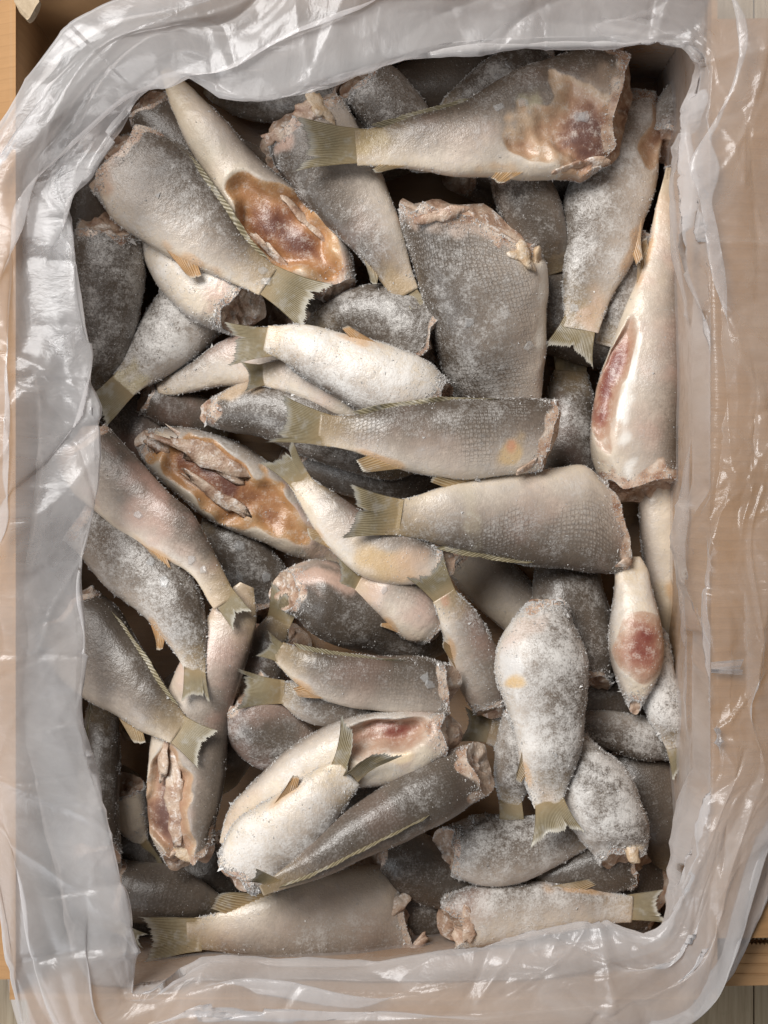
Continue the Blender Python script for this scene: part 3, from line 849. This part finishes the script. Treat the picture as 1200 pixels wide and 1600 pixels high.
def build(fi_, f):
    r = np.random.default_rng(1000 + fi_)
    sp_, L = spine(f['st'], MU)
    u = np.linspace(0, 1, MU)
    z = f['z0'] + f['tl'] * (u - .5) * f['Lm']
    C = P(sp_[:, 0], sp_[:, 1], z)
    k = S * (H - z) / H
    a = np.maximum(sp_[:, 2] * (1 - (.24 if f['tf'] else 0) * np.exp(-(u / .17)**2)), 4) * k
    if not f['tf']:
        a = a * (.30 + .70 * np.sqrt(sstep(-.03, .13, u)))
    b = thick(f['ro'], a)
    b = b * (.13 + .87 * sstep(-.04, .28, u))
    T = np.gradient(C, axis=0)
    T /= np.linalg.norm(T, axis=1)[:, None]
    Nn = np.stack([-T[:, 1], T[:, 0], np.zeros(MU)], 1)
    Nn /= np.linalg.norm(Nn, axis=1)[:, None]
    Up = np.cross(T, Nn)
    ct, stn = np.cos(TH), np.sin(TH)
    phi = math.radians(f['ro'])
    # body section: a flattened egg, fuller towards the back, keeled at back and belly
    dvc = np.cos(TH - phi)
    ex = .92
    lat = np.sign(ct) * np.abs(ct)**ex
    hgt = np.sign(stn) * np.abs(stn)**(.70 + .16 * abs(math.sin(phi)))
    full = 1 + .06 * dvc
    pos = C[:, None] + Nn[:, None] * (a[:, None] * lat)[..., None] + Up[:, None] * (b[:, None] * hgt * full)[..., None]
    out = Nn[:, None] * ct[None, :, None] + Up[:, None] * stn[None, :, None]
    # lumps of muscle, dents from the neighbours it froze against
    l1, l2, l3 = SN(fi_ * 7 + 1, 16), SN(fi_ * 7 + 2, 48), SN(fi_ * 7 + 3, 150)
    amp = a.mean()
    pos += out * (l1(pos) * .060 * amp + l2(pos) * .006 * amp + l3(pos) * .00008)[..., None]
    # cut end: slanted and ragged
    cw = sstep(.72, 1, u)[:, None]
    cutr = f.get('cutr', 1.0)
    rg = SN(fi_ * 7 + 4, 32, 10)
    rim = C[-1] + out[-1] * a[-1]
    rag = rg(rim) * .0026 * cutr + SN(fi_ * 7 + 5, 120, 10)(rim) * .0005 * cutr
    sk = (f.get('skew', 0) * lat - .26 * np.abs(lat)**4) * a[-1]
    pos += T[-1] * (cw * (sk + rag - f.get('tip', .50) * hgt * b[-1])[None])[..., None]
    uu = np.repeat(u[:, None], NT_, 1)
    rr = np.repeat(ct[None], MU, 0)
    topm = sstep(-.35, .10, stn)[None]
    # cavities
    cavm = np.zeros((MU, NT_))
    cavd = np.ones((MU, NT_))
    wobl = SN(fi_ * 7 + 16, 24, 12)(pos)
    wob = SN(fi_ * 7 + 6, 55, 10)(pos)
    for (uc, rc, ur, rw, dep) in f.get('cav', []):
        dd = np.sqrt(((uu - uc) / ur)**2 + ((rr - rc) / rw)**2) + wobl * .25 + wob * .08
        cavd = np.minimum(cavd, np.clip(dd, 0, 1))
        m = sstep(1.02, .55, dd) * topm
        lip = np.exp(-((dd - 1.05) / .16)**2) * topm
        inner = SN(fi_ * 7 + 8, 38, 12)(pos)
        pos[..., 2] += -m * dep * (1 + .10 * inner) + lip * .0005
        cavm = np.maximum(cavm, sstep(1.22, .70, dd) * topm)
    # colour patches of the skin itself
    pc = np.zeros((MU, NT_, 4))
    finp = [(q_[0], q_[1] * .92, q_[2] / L * .75, .22, (.48, .27, .11), .8) for q_ in f.get('fins', []) if q_[4] >= .4]
    for (uc, rc, ur, rw, c, wgt) in f.get('pts', []) + finp:
        dd = np.sqrt(((uu - uc) / ur)**2 + ((rr - rc) / rw)**2) + wob * .30
        m = sstep(1.25, .30, dd) * topm * wgt
        tot = pc[..., 3] * (1 - m) + m
        with np.errstate(invalid='ignore', divide='ignore'):
            mixw = np.where(tot > 1e-5, m / np.maximum(tot, 1e-5), 0)
        pc[..., :3] = pc[..., :3] * (1 - mixw[..., None]) + np.array(c) * mixw[..., None]
        pc[..., 3] = tot
    co = np.zeros((MU, NT_, 4))
    co[..., 0] = uu
    co[..., 1] = (.5 + .5 * dvc)[None]
    co[..., 2] = sstep(.945, 1.0, uu + wob * .025 + .008 * cutr)
    co[..., 3] = f.get('scal', 0)
    fx = np.empty((MU, NT_, 4))
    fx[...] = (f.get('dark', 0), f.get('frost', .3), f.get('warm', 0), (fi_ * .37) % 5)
    arc = np.concatenate([[0], np.cumsum(np.hypot(np.diff(ct), np.diff(stn)))])
    uvs = np.stack([np.repeat((u * f['Lm'])[:, None], NT_, 1), (arc[None] * ((a + b) / 2)[:, None])], -1)

    root = empty('fish', (float(C[MU // 2, 0]), float(C[MU // 2, 1]), float(z[MU // 2] - b[MU // 2])))
    tag(root, f['label'], 'fish', G_)
    bpy.context.view_layer.update()
    idx = np.arange(MU * NT_).reshape(MU, NT_)
    jn = np.roll(np.arange(NT_), -1)
    q = np.stack([idx[:-1], idx[:-1][:, jn], idx[1:][:, jn], idx[1:]], -1)[..., ::-1]
    cf = np.minimum.reduce([cavm[:-1], cavm[1:], cavm[:-1][:, jn], cavm[1:][:, jn]])
    iscav = (cf > .5).ravel()
    q = q.reshape(-1, 4)
    V = pos.reshape(-1, 3)
    fn = np.cross(V[q[:, 1]] - V[q[:, 0]], V[q[:, 2]] - V[q[:, 0]])
    flip = (fn * out.reshape(-1, 3)[q[:, 0]]).sum() < 0
    if flip:
        q = q[:, ::-1]
    vc = np.concatenate([V, C[:1]])
    tcap = np.stack([np.full(NT_, MU * NT_), idx[0][jn], idx[0]], -1)
    ext = lambda A_: np.concatenate([A_.reshape(MU * NT_, -1), A_.reshape(MU * NT_, -1)[:1]])
    cv = np.ones((MU, NT_, 4))
    cv[..., 0] = cavm
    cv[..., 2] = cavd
    cv[..., 1] = {'red': 1.0, 'orange': .5}.get(f.get('cm'), 0.0)
    gn = np.cross(np.gradient(pos, axis=0), np.roll(pos, -1, 1) - np.roll(pos, 1, 1))
    gn /= np.linalg.norm(gn, axis=2)[..., None] + 1e-12
    gn *= np.sign((gn * out).sum(-1).mean())
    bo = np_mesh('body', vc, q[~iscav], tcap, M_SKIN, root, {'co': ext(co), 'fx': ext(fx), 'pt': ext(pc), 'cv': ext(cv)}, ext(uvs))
    if iscav.any():
        bo.data.normals_split_custom_set_from_vertices(ext(gn).astype(float).tolist())
        qq = q[iscav]
        used, inv = np.unique(qq, return_inverse=True)
        pk = lambda A_: A_.reshape(MU * NT_, -1)[used]
        gc = np_mesh('gut_cavity', V[used], inv.reshape(-1, 4), mats=M_SKIN, parent=root,
                     attrs={'co': pk(co), 'fx': pk(fx), 'pt': pk(pc), 'cv': pk(cv)}, uv=pk(uvs))
        gc.data.normals_split_custom_set_from_vertices(pk(gn).astype(float).tolist())
    # cut face
    K = 7
    rim = pos[-1]
    cen = rim.mean(0)
    ff = np.linspace(0, 1, K)
    rings = rim[None] * (1 - ff)[:, None, None] + cen * ff[:, None, None]
    cn = SN(fi_ * 7 + 9, 120, 12)(rings)
    rings = rings + T[-1] * ((-.0035 * np.sin(ff * math.pi * .5)[:, None] + cn * .0022 * np.sin(np.clip(ff, 0, .9) * math.pi)[:, None])[..., None])
    rings[-1] = rings[-1].mean(0)
    ii = np.arange(K * NT_).reshape(K, NT_)
    qc = np.stack([ii[:-1], ii[:-1][:, jn], ii[1:][:, jn], ii[1:]], -1)[..., ::-1].reshape(-1, 4)
    np_mesh('cut_face', rings.reshape(-1, 3), qc, mats=M_CUT, parent=root)
    # tail fin
    kz = lambda x, y, zc: P(x, y, zc)
    if f['tf']:
        tx, ty, tw = f['tf']
        z_t = z[0] - f['tl'] * f['Lm'] * math.hypot(tx - sp_[0, 0], ty - sp_[0, 1]) / L
        tc = P(tx, ty, z_t)
        dirv = tc - C[0]
        dirv /= np.linalg.norm(dirv)
        pv = np.array([-dirv[1], dirv[0], 0])
        pv /= np.linalg.norm(pv)
        xs = np.linspace(-1, 1, 9)
        base = C[6] + pv * (xs * a[0] * .97)[:, None]
        tip = tc + pv * (xs * tw * 1.08 * S)[:, None] + dirv * (.0028 * np.abs(xs)[:, None]**2 + .0008)
        fan('tail_fin', base, tip, 26, .0012, float(f.get('ftint', .06)), root, fi_ * 11 + 3, curl=float(r.uniform(-.001, .003)), split=f.get('split', False),
            concave=.12)
    # side fins: (along, lateral, length px, width px, orange tint)
    def surf(uq, rq):
        i = int(np.clip(uq * (MU - 1), 0, MU - 1))
        j = int(np.argmin(np.abs(TH[:NT_ // 2] - math.acos(max(-1, min(1, rq))))))
        return pos[i, j], out[i, j], i, j
    for n_, (uc, rc, ln, wd, tint) in enumerate(f.get('fins', [])):
        ln, wd = ln * 1.6, wd * 1.1
        du = ln / L * .5
        ba, ti = [], []
        for s_ in np.linspace(0, 1, 6):
            p, nv, i, j = surf(uc + du * (1 - 1.1 * s_), rc)
            back = -T[i]
            outw = Nn[i] * (1 if rc > 0 else -1)
            flat = Nn[i] if rc > 0 else -Nn[i]
            ba.append(p - nv * .0012)
            ti.append(p + nv * .0006 + back * ln * S * (.62 - .42 * s_) + flat * wd * S * (.18 + .50 * math.sin(math.pi * (.15 + .7 * s_))))
        fan('fin', np.array(ba), np.array(ti), 10, .0009, tint, root, fi_ * 11 + 31 + n_, concave=0)
    # folded spiny back fin along an edge: (from, to, lateral)
    for n_, (u0, u1, rc) in enumerate(f.get('rid', [])):
        ba, ti = [], []
        for s_ in np.linspace(0, 1, 22):
            p, nv, i, j = surf(u0 + (u1 - u0) * s_, rc)
            ba.append(p - nv * .0010)
            hh = .0024 * math.sin(math.pi * min(.97, s_ * .85 + .12))
            ti.append(p + nv * hh * .75 - T[i] * .007 + np.array([0, 0, .0003]))
        fan('back_fin', np.array(ba), np.array(ti), 26, .0008, .0, root, fi_ * 11 + 61 + n_, concave=0, f0=.60, f1=.80)
    # scraps: (along, lateral, length px, width px, turn, material)
    for n_, (uc, rc, ln, wd, turn, mk) in enumerate(f.get('scr', [])):
        p, nv, i, j = surf(uc, rc)
        ax = T[i] * math.cos(turn) + Nn[i] * math.sin(turn)
        ay = np.cross(nv, ax)
        ay /= np.linalg.norm(ay)
        th_, ph_ = np.meshgrid(np.linspace(0, math.pi, 13), np.linspace(0, 2 * math.pi, 18, endpoint=False), indexing='ij')
        loc = np.stack([np.cos(th_) * ln, np.sin(th_) * np.cos(ph_) * wd, np.sin(th_) * np.sin(ph_) * wd * .38], -1) * S * .5
        wn = SN(fi_ * 13 + n_ + 900, 90, 12)(loc + fi_)
        wn2 = SN(fi_ * 13 + n_ + 950, 260, 12)(loc)
        loc = loc * (1.25 + .45 * wn + .20 * wn2)[..., None]
        vv = p + nv * .0001 + loc[..., :1] * ax + loc[..., 1:2] * ay + loc[..., 2:] * nv
        gi = np.arange(13 * 18).reshape(13, 18)
        jj = np.roll(np.arange(18), -1)
        np_mesh('bone_end' if mk == 'bone' else 'flesh_scrap', vv.reshape(-1, 3),
                np.stack([gi[:-1], gi[1:], gi[1:][:, jj], gi[:-1][:, jj]], -1).reshape(-1, 4), mats=M_BONE if mk == 'bone' else M_CUT, parent=root)
    # ice chips
    for n_, (uc, rc) in enumerate(f.get('chips', [])):
        p, nv, i, j = surf(uc, rc)
        nn = nv + r.normal(size=3) * .15
        nn /= np.linalg.norm(nn)
        e1 = np.cross(nn, r.normal(size=3))
        e1 /= np.linalg.norm(e1)
        e2 = np.cross(nn, e1)
        m_ = int(r.integers(5, 8))
        an = np.sort(r.uniform(0, 2 * math.pi, m_))
        an = np.linspace(0, 2 * math.pi, m_, endpoint=False) + r.uniform(-.35, .35, m_)
        rad = r.uniform(.0022, .0052, m_)
        bt = p + nn * .0002 + (np.cos(an) * rad)[:, None] * e1 + (np.sin(an) * rad)[:, None] * e2
        tp_ = p + nn * r.uniform(.0006, .0012, m_)[:, None] + (np.cos(an) * rad * .8)[:, None] * e1 + (np.sin(an) * rad * .8)[:, None] * e2
        vv = np.concatenate([bt, tp_, [p + nn * .0010]])
        ar = np.arange(m_)
        nx = (ar + 1) % m_
        qd = np.stack([ar, nx, nx + m_, ar + m_], -1)
        tr = np.stack([ar + m_, nx + m_, np.full(m_, 2 * m_)], -1)
        np_mesh('ice_chip', vv, qd, tr, M_ICE, root, smooth=False)
    # hoar frost
    fro = f.get('frost', .3)
    nfr = int((900 + 5200 * fro * (a.mean() / .02)) * (1 - .4 * f.get('dark', 0)) * (.3 if f.get('low') else 1))
    clump = SN(fi_ * 7 + 12, 70, 12)(pos)
    edge_ = np.exp(-((stn[None] - .0) / .30)**2)
    wgt = (np.maximum(0, clump + .25 + .5 * fro) * (.22 + 1.7 * edge_) + 2.6 * sstep(.90, 1, uu)) * sstep(-.45, -.1, stn)[None]
    wgt = wgt * (1 - .35 * cavm) * sstep(0, .06, uu)
    wgt = (wgt / wgt.sum()).ravel()
    pick = r.choice(MU * NT_, nfr, p=wgt)
    i, j = pick // NT_, pick % NT_
    i2, j2 = np.clip(i + 1, 0, MU - 1), (j + 1) % NT_
    fa, fb = r.uniform(0, 1, nfr)[:, None], r.uniform(0, 1, nfr)[:, None]
    pt_ = (pos[i, j] * (1 - fa) + pos[i2, j] * fa) * (1 - fb) + (pos[i, j2] * (1 - fa) + pos[i2, j2] * fa) * fb
    crystals(root, pt_, out[i, j],   (.00027 + .00020 * fro) * (1 + .35 * edge_[0][j] + .45 * (uu[i, j] > .93)), fi_ * 3 + 7)


for n_, f in enumerate(FISH):
    build(n_, f)

# ------------------------------------------------------------------ the polythene liner
# inner edge of the film round the opening, clockwise from the upper left (photo pixels), with outward direction
E = [(225, 152, 'c'), (290, 128, 'T'), (360, 150, 'T'), (450, 142, 'T'), (560, 114, 'T'), (690, 82, 'T'), (840, 72, 'T'), (960, 72, 'T'), (1040, 66, 'T'), (1078, 104, 'c'),
     (1062, 172, 'R'), (1046, 255, 'R'), (1052, 370, 'R'), (1074, 500, 'R'), (1090, 610, 'R'), (1080, 740, 'R'), (1062, 830, 'R'), (1066, 930, 'R'), (1076, 1030, 'R'), (1078, 1120, 'R'), (1086, 1200, 'R'),
     (1060, 1270, 'R'), (1040, 1360, 'R'), (1012, 1446, 'c'),
     (930, 1448, 'B'), (800, 1472, 'B'), (680, 1488, 'B'), (560, 1504, 'B'), (440, 1502, 'B'), (330, 1498, 'B'), (222, 1548, 'c'),
     (207, 1480, 'L'), (194, 1400, 'L'), (160, 1250, 'L'), (128, 1120, 'L'), (133, 1000, 'L'), (124, 900, 'L'), (149, 780, 'L'), (152, 650, 'L'), (140, 560, 'L'), (122, 450, 'L'), (115, 360, 'L'), (118, 292, 'L'), (160, 232, 'L')]
PROF = {  # (offset outward px, height) from the bottom of the bag to its free edge
    'L': ([95, 95, 95, 90, 58, 18, 0, 12, 42, 80, 118, 150, 178, 196, 210, 218], [-.118, -.05, -.010, .014, .019, .0215, .023, .0255, .0290, .0310, .0325, .0330, .0325, .031, .024, -.04]),
    'T': ([110, 110, 110, 100, 62, 20, 0, 14, 48, 90, 130, 162, 186, 202, 214, 224], [-.118, -.05, -.010, .016, .021, .0235, .025, .0280, .0315, .0335, .0350, .0355, .0350, .033, .026, -.04]),
    'R': ([2, 2, 2, 4, 12, 26, 44, 60, 78, 98, 118, 138, 158, 180, 200, 225], [-.118, -.06, -.035, -.018, -.004, .012, .027, .0305, .031, .031, .0305, .030, .029, .027, .023, .012]),
    'B': ([70, 70, 70, 60, 40, 12, 0, 12, 32, 56, 80, 104, 128, 152, 176, 200], [-.118, -.05, -.02, .002, .006, .008, .010, .0165, .0235, .030, .0335, .0345, .035, .033, .028, .012]),
}
PROF['c'] = None
DIRS = {'T': (0, -1), 'R': (1, 0), 'B': (0, 1), 'L': (-1, 0)}
nE, nK = len(E), 16
dirs = np.zeros((nE, 2))
offs = np.zeros((nE, nK))
zes = np.zeros((nE, nK))
for i, (x, y, t) in enumerate(E):
    tt = [t, t]
    if t == 'c':
        tt = [E[i - 1][2], E[(i + 1) % nE][2]]
    dv_ = np.array(DIRS[tt[0]], float) + np.array(DIRS[tt[1]], float)
    dirs[i] = dv_ / np.linalg.norm(dv_)
    offs[i] = (np.array(PROF[tt[0]][0]) + np.array(PROF[tt[1]][0])) / 2
    zes[i] = (np.array(PROF[tt[0]][1]) + np.array(PROF[tt[1]][1])) / 2
# soften directions near the corners
for _ in range(2):
    d2 = dirs * 2 + np.roll(dirs, 1, 0) + np.roll(dirs, -1, 0)
    dirs = d2 / np.linalg.norm(d2, axis=1)[:, None]
    zes = (zes * 2 + np.roll(zes, 1, 0) + np.roll(zes, -1, 0)) / 4
    o2 = (offs * 2 + np.roll(offs, 1, 0) + np.roll(offs, -1, 0)) / 4
    o2[:, 6] = offs[:, 6]
    offs = o2
offs[22, 7:] *= .74
offs[23, 7:] *= .74
offs[21, 7:] *= .88
offs[0, 7:] *= .68
offs[1, 7:] *= .62
offs[2, 7:] *= .80
offs[43, 7:] *= .74
offs[42, 7:] *= .85
# pleats wander from place to place
rp = np.random.default_rng(23)
wv1 = rp.normal(size=(nE, nK)) * 9
wv1 = (wv1 * 2 + np.roll(wv1, 1, 0) + np.roll(wv1, -1, 0)) / 3
wv1[:, 6] = 0
wv1[:, :3] = 0
offs += wv1
Exy = np.array([(x, y) for x, y, _ in E], float)
per = np.r_[0, np.cumsum(np.hypot(*np.diff(np.r_[Exy, Exy[:1]], axis=0).T))]


def periodic(vals, q):
    """Catmull-Rom along the closed perimeter; vals (nE, ...) -> (len(q), ...)"""
    q = q % per[-1]
    i = np.clip(np.searchsorted(per, q, side='right') - 1, 0, nE - 1)
    t = (q - per[i]) / (per[i + 1] - per[i])
    g = lambda k: vals[(i + k) % nE]
    t = t.reshape(-1, *([1] * (vals.ndim - 1)))
    return .5 * (2 * g(0) + (g(1) - g(-1)) * t + (2 * g(-1) - 5 * g(0) + 4 * g(1) - g(2)) * t**2 + (3 * g(0) - g(-1) - 3 * g(1) + g(2)) * t**3)


NS, NTK = 1100, 150
sq = np.linspace(0, per[-1], NS, endpoint=False)
e_s, d_s, o_s, z_s = periodic(Exy, sq), periodic(dirs, sq), periodic(offs, sq), periodic(zes, sq)
d_s /= np.linalg.norm(d_s, axis=1)[:, None]


def along(vals, m):
    """interpolate columns (NS, nK) to m columns, smooth but with firm folds"""
    q = np.linspace(0, nK - 1, m)
    i = np.clip(q.astype(int), 0, nK - 2)
    t = (q - i)[None]
    a0 = vals[:, np.clip(i - 1, 0, nK - 1)]
    a1, a2 = vals[:, i], vals[:, i + 1]
    a3 = vals[:, np.clip(i + 2, 0, nK - 1)]
    cr = .5 * (2 * a1 + (a2 - a0) * t + (2 * a0 - 5 * a1 + 4 * a2 - a3) * t**2 + (3 * a1 - a0 - 3 * a2 + a3) * t**3)
    li = a1 * (1 - t) + a2 * t
    return cr * .22 + li * .78


ofs, zs_ = along(o_s, NTK), along(z_s, NTK)
px = e_s[:, 0][:, None] + d_s[:, 0][:, None] * ofs
py = e_s[:, 1][:, None] + d_s[:, 1][:, None] * ofs
W = P(px, py, zs_)
tk_ = np.linspace(0, nK - 1, NTK)
sm, tm = np.meshgrid(sq * S, np.r_[0, np.cumsum(np.linalg.norm(np.diff(W, axis=1), axis=2).mean(0))], indexing='ij')
st2 = np.stack([sm, tm], -1)
nv = np.cross(np.roll(W, -1, 0) - np.roll(W, 1, 0), np.gradient(W, axis=1))
nv /= np.linalg.norm(nv, axis=2)[..., None] + 1e-12
nv *= np.sign(nv[..., 2:3] + 1e-9)
disp = np.zeros((NS, NTK))
Lper = per[-1] * S
# flat facets meeting at sharp creases: random heights over an irregular triangulation of the sheet
from mathutils.geometry import delaunay_2d_cdt


def facets(n_, stretch, amp, seed):
    r = np.random.default_rng(seed)
    tmax = tm.max()
    p = np.stack([r.uniform(0, Lper, n_), r.uniform(-.02, tmax + .02, n_)], 1)
    hgt_ = r.normal(size=n_) * amp
    lo_, hi_ = p[:, 0] < .15, p[:, 0] > Lper - .15
    p = np.concatenate([p, p[lo_] + [Lper, 0], p[hi_] - [Lper, 0]])
    hgt_ = np.concatenate([hgt_, hgt_[lo_], hgt_[hi_]])
    q_ = p * [1 / stretch, 1]
    _, _, tri, ov, _, _ = delaunay_2d_cdt([Vector(v_) for v_ in q_.tolist()], [], [], 0, 1e-6)
    first = [o_[0] if len(o_) else 0 for o_ in ov]
    res = np.zeros((NS, NTK))
    sv, tv = sm[:, 0], tm[0]
    for a_, b_, c_ in tri:
        A_, B_, C_ = p[first[a_]], p[first[b_]], p[first[c_]]
        i0, i1 = np.searchsorted(sv, [min(A_[0], B_[0], C_[0]), max(A_[0], B_[0], C_[0])])
        j0, j1 = np.searchsorted(tv, [min(A_[1], B_[1], C_[1]), max(A_[1], B_[1], C_[1])])
        if i1 <= i0 or j1 <= j0:
            continue
        X_, Y_ = np.meshgrid(sv[i0:i1], tv[j0:j1], indexing='ij')
        den = (B_[1] - C_[1]) * (A_[0] - C_[0]) + (C_[0] - B_[0]) * (A_[1] - C_[1])
        if abs(den) < 1e-14:
            continue
        l0 = ((B_[1] - C_[1]) * (X_ - C_[0]) + (C_[0] - B_[0]) * (Y_ - C_[1])) / den
        l1 = ((C_[1] - A_[1]) * (X_ - C_[0]) + (A_[0] - C_[0]) * (Y_ - C_[1])) / den
        l2 = 1 - l0 - l1
        ins = (l0 >= -1e-9) & (l1 >= -1e-9) & (l2 >= -1e-9)
        hv = l0 * hgt_[first[a_]] + l1 * hgt_[first[b_]] + l2 * hgt_[first[c_]]
        sub = res[i0:i1, j0:j1]
        sub[ins] = hv[ins]
    return res


disp += facets(300, 2.6, .0030, 31) + facets(1300, 1.6, .0008, 32)
# sharp creases
rc = np.random.default_rng(77)
for k_ in range(300):
    s0, t0 = rc.uniform(0, Lper), rc.uniform(.05, tm.max())
    an = rc.normal(math.pi / 2 if rc.uniform() < .3 else 0, .38)
    ln = rc.uniform(.012, .11)
    wd = rc.uniform(.0012, .0080)
    am = rc.normal() * .0009 * (wd / .003)**.7
    ds = sm - s0
    ds -= Lper * np.round(ds / Lper)
    dt = tm - t0
    dp = ds * math.cos(an) + dt * math.sin(an)
    dq = -ds * math.sin(an) + dt * math.cos(an)
    dq = dq + (dp / ln)**2 * ln * rc.normal() * .18
    disp += am * np.exp(-np.abs(dq) / wd) * np.exp(-(dp / ln)**4)
for k_ in range(170):                         # long thin creases
    s0, t0 = rc.uniform(0, Lper), rc.uniform(.12, tm.max())
    an = rc.normal(0, .45)
    ln = rc.uniform(.025, .09)
    wd = rc.uniform(.0008, .0018)
    am = rc.normal() * .0011
    ds = sm - s0
    ds -= Lper * np.round(ds / Lper)
    dt = tm - t0
    dp = ds * math.cos(an) + dt * math.sin(an)
    dq = -ds * math.sin(an) + dt * math.cos(an) + (dp / ln)**2 * ln * rc.normal() * .10
    disp += am * np.exp(-np.abs(dq) / wd) * np.exp(-(dp / ln)**4)
for k_ in range(90):                          # gathers that fan out at the four corners
    ci = (0, 9, 23, 30)[k_ % 4]
    s0, t0 = per[ci] * S + rc.normal() * .045, rc.uniform(.10, tm.max())
    an = rc.normal(math.pi / 2, .30)
    ln = rc.uniform(.012, .045)
    wd = rc.uniform(.0014, .0045)
    am = rc.normal() * .0015
    ds = sm - s0
    ds -= Lper * np.round(ds / Lper)
    dt = tm - t0
    dp = ds * math.cos(an) + dt * math.sin(an)
    dq = -ds * math.sin(an) + dt * math.cos(an)
    disp += am * np.exp(-np.abs(dq) / wd) * np.exp(-(dp / ln)**4)
for k_ in range(300):                         # fine crinkles where the film lies on the right-hand flap and at the bottom
    s0, t0 = rc.uniform(per[9], per[26]) * S, rc.uniform(.10, tm.max())
    an = rc.uniform(0, math.pi)
    ln = rc.uniform(.006, .030)
    wd = rc.uniform(.0010, .0030)
    am = rc.normal() * .0010
    ds = sm - s0
    dt = tm - t0
    dp = ds * math.cos(an) + dt * math.sin(an)
    dq = -ds * math.sin(an) + dt * math.cos(an)
    disp += am * np.exp(-np.abs(dq) / wd) * np.exp(-(dp / ln)**4)
disp *= sstep(1.0, 3.0, tk_)[None] * .9 + .1
W = W + nv * disp[..., None]
# long slanting pleats where the sheet doubles back on itself
dxy = np.stack([d_s[:, 0], -d_s[:, 1], np.zeros(NS)], -1)
for k_ in range(18):
    s0, t0 = rc.uniform(0, Lper), rc.uniform(.125, tm.max() - .03)
    ln = rc.uniform(.05, .16)
    sl = rc.normal() * .22
    wd = rc.uniform(.004, .010)
    ds = sm - s0
    ds -= Lper * np.round(ds / Lper)
    win = np.exp(-(ds / ln)**4)
    d_ = (tm - t0 - sl * ds - .006 * np.sin(ds / ln * 2 + k_)) / wd
    W = W - dxy[:, None] * (2.0 * wd * d_ * np.exp(-d_ * d_) * win)[..., None]
    W[..., 2] += .0008 * np.tanh(d_ * 1.2) * np.exp(-(d_ / 4)**2) * win
# inside the box the film hugs the walls; outside it never sinks into the card it lies on
rw_s = periodic(np.array([1.0 if t == 'R' else 0.0 for _, _, t in E])[:, None], sq)
t_in = 5 - 1.6 * np.clip(rw_s, 0, 1)
deep = (tk_[None] < t_in) | ((W[..., 2] < RZ + .001) & (tk_[None] < 9))
W[..., 0] = np.where(deep, np.clip(W[..., 0], xl + .002, xr - .002), W[..., 0])
W[..., 1] = np.where(deep, np.clip(W[..., 1], yb + .002, yt - .002), W[..., 1])
outd = np.maximum.reduce([W[..., 0] - xr, xl - W[..., 0], W[..., 1] - yt, yb - W[..., 1]])
lay = RZ + .0045 - .13 * np.maximum(outd, 0) - 1.6 * np.maximum(-outd - .003, 0)
lay = lay + .0005 * np.maximum(0, tk_ - 5)[None] - .25 * (1 - sstep(0, 1, (tk_[None] - (t_in - 1.5)) / 2.2)) - .25 * sstep(13.8, 15, tk_)[None]
W[..., 2] = np.maximum(W[..., 2], lay)
# haze of the sheet
side_h = {'L': .30, 'T': .36, 'R': .17, 'B': .36, 'c': .36}
hz_e = np.array([side_h[t] for _, _, t in E])
hz_e[9:14] = .26
hz_e[21:25] = .44
hz_e[31:35] = .40
for _ in range(2):
    hz_e = (hz_e * 2 + np.roll(hz_e, 1) + np.roll(hz_e, -1)) / 4
hzv = np.repeat(periodic(hz_e[:, None], sq), NTK, 1)
hzv = hzv * (.35 + .65 * sstep(0, 1, (tk_[None] - (2.5 - 1.8 * rw_s)) / 3.5))
# bottom of the bag: the inner loop closes on the floor of the box
NB = 6
cen = np.array([0, 0, BOT])
low = np.stack([W[:, 0] * (1 - k / NB) + (cen * np.array([1, 1, 0]) + np.array([0, 0, -.117])) * (k / NB) for k in range(NB, 0, -1)], 1)
W = np.concatenate([low, W], 1)
hzv = np.concatenate([np.repeat(hzv[:, :1], NB, 1), hzv], 1)
tmx = np.concatenate([np.repeat(tm[:, :1], NB, 1) - np.linspace(.3, .05, NB)[None], tm], 1)
smx = np.concatenate([np.repeat(sm[:, :1], NB, 1), sm], 1)
NTT = NTK + NB
idx = np.arange(NS * NTT).reshape(NS, NTT)
nxs = np.roll(np.arange(NS), -1)
q = np.stack([idx[:, :-1], idx[nxs][:, :-1], idx[nxs][:, 1:], idx[:, 1:]], -1).reshape(-1, 4)
hz4 = np.repeat(hzv.reshape(-1, 1), 4, 1)
bag = np_mesh('plastic_liner', W.reshape(-1, 3), q, mats=M_FILM, attrs={'hz': hz4}, uv=np.stack([smx.ravel(), tmx.ravel()], -1))
tag(bag, 'crumpled milky plastic bag lining the box and folded over its rim', 'plastic bag')
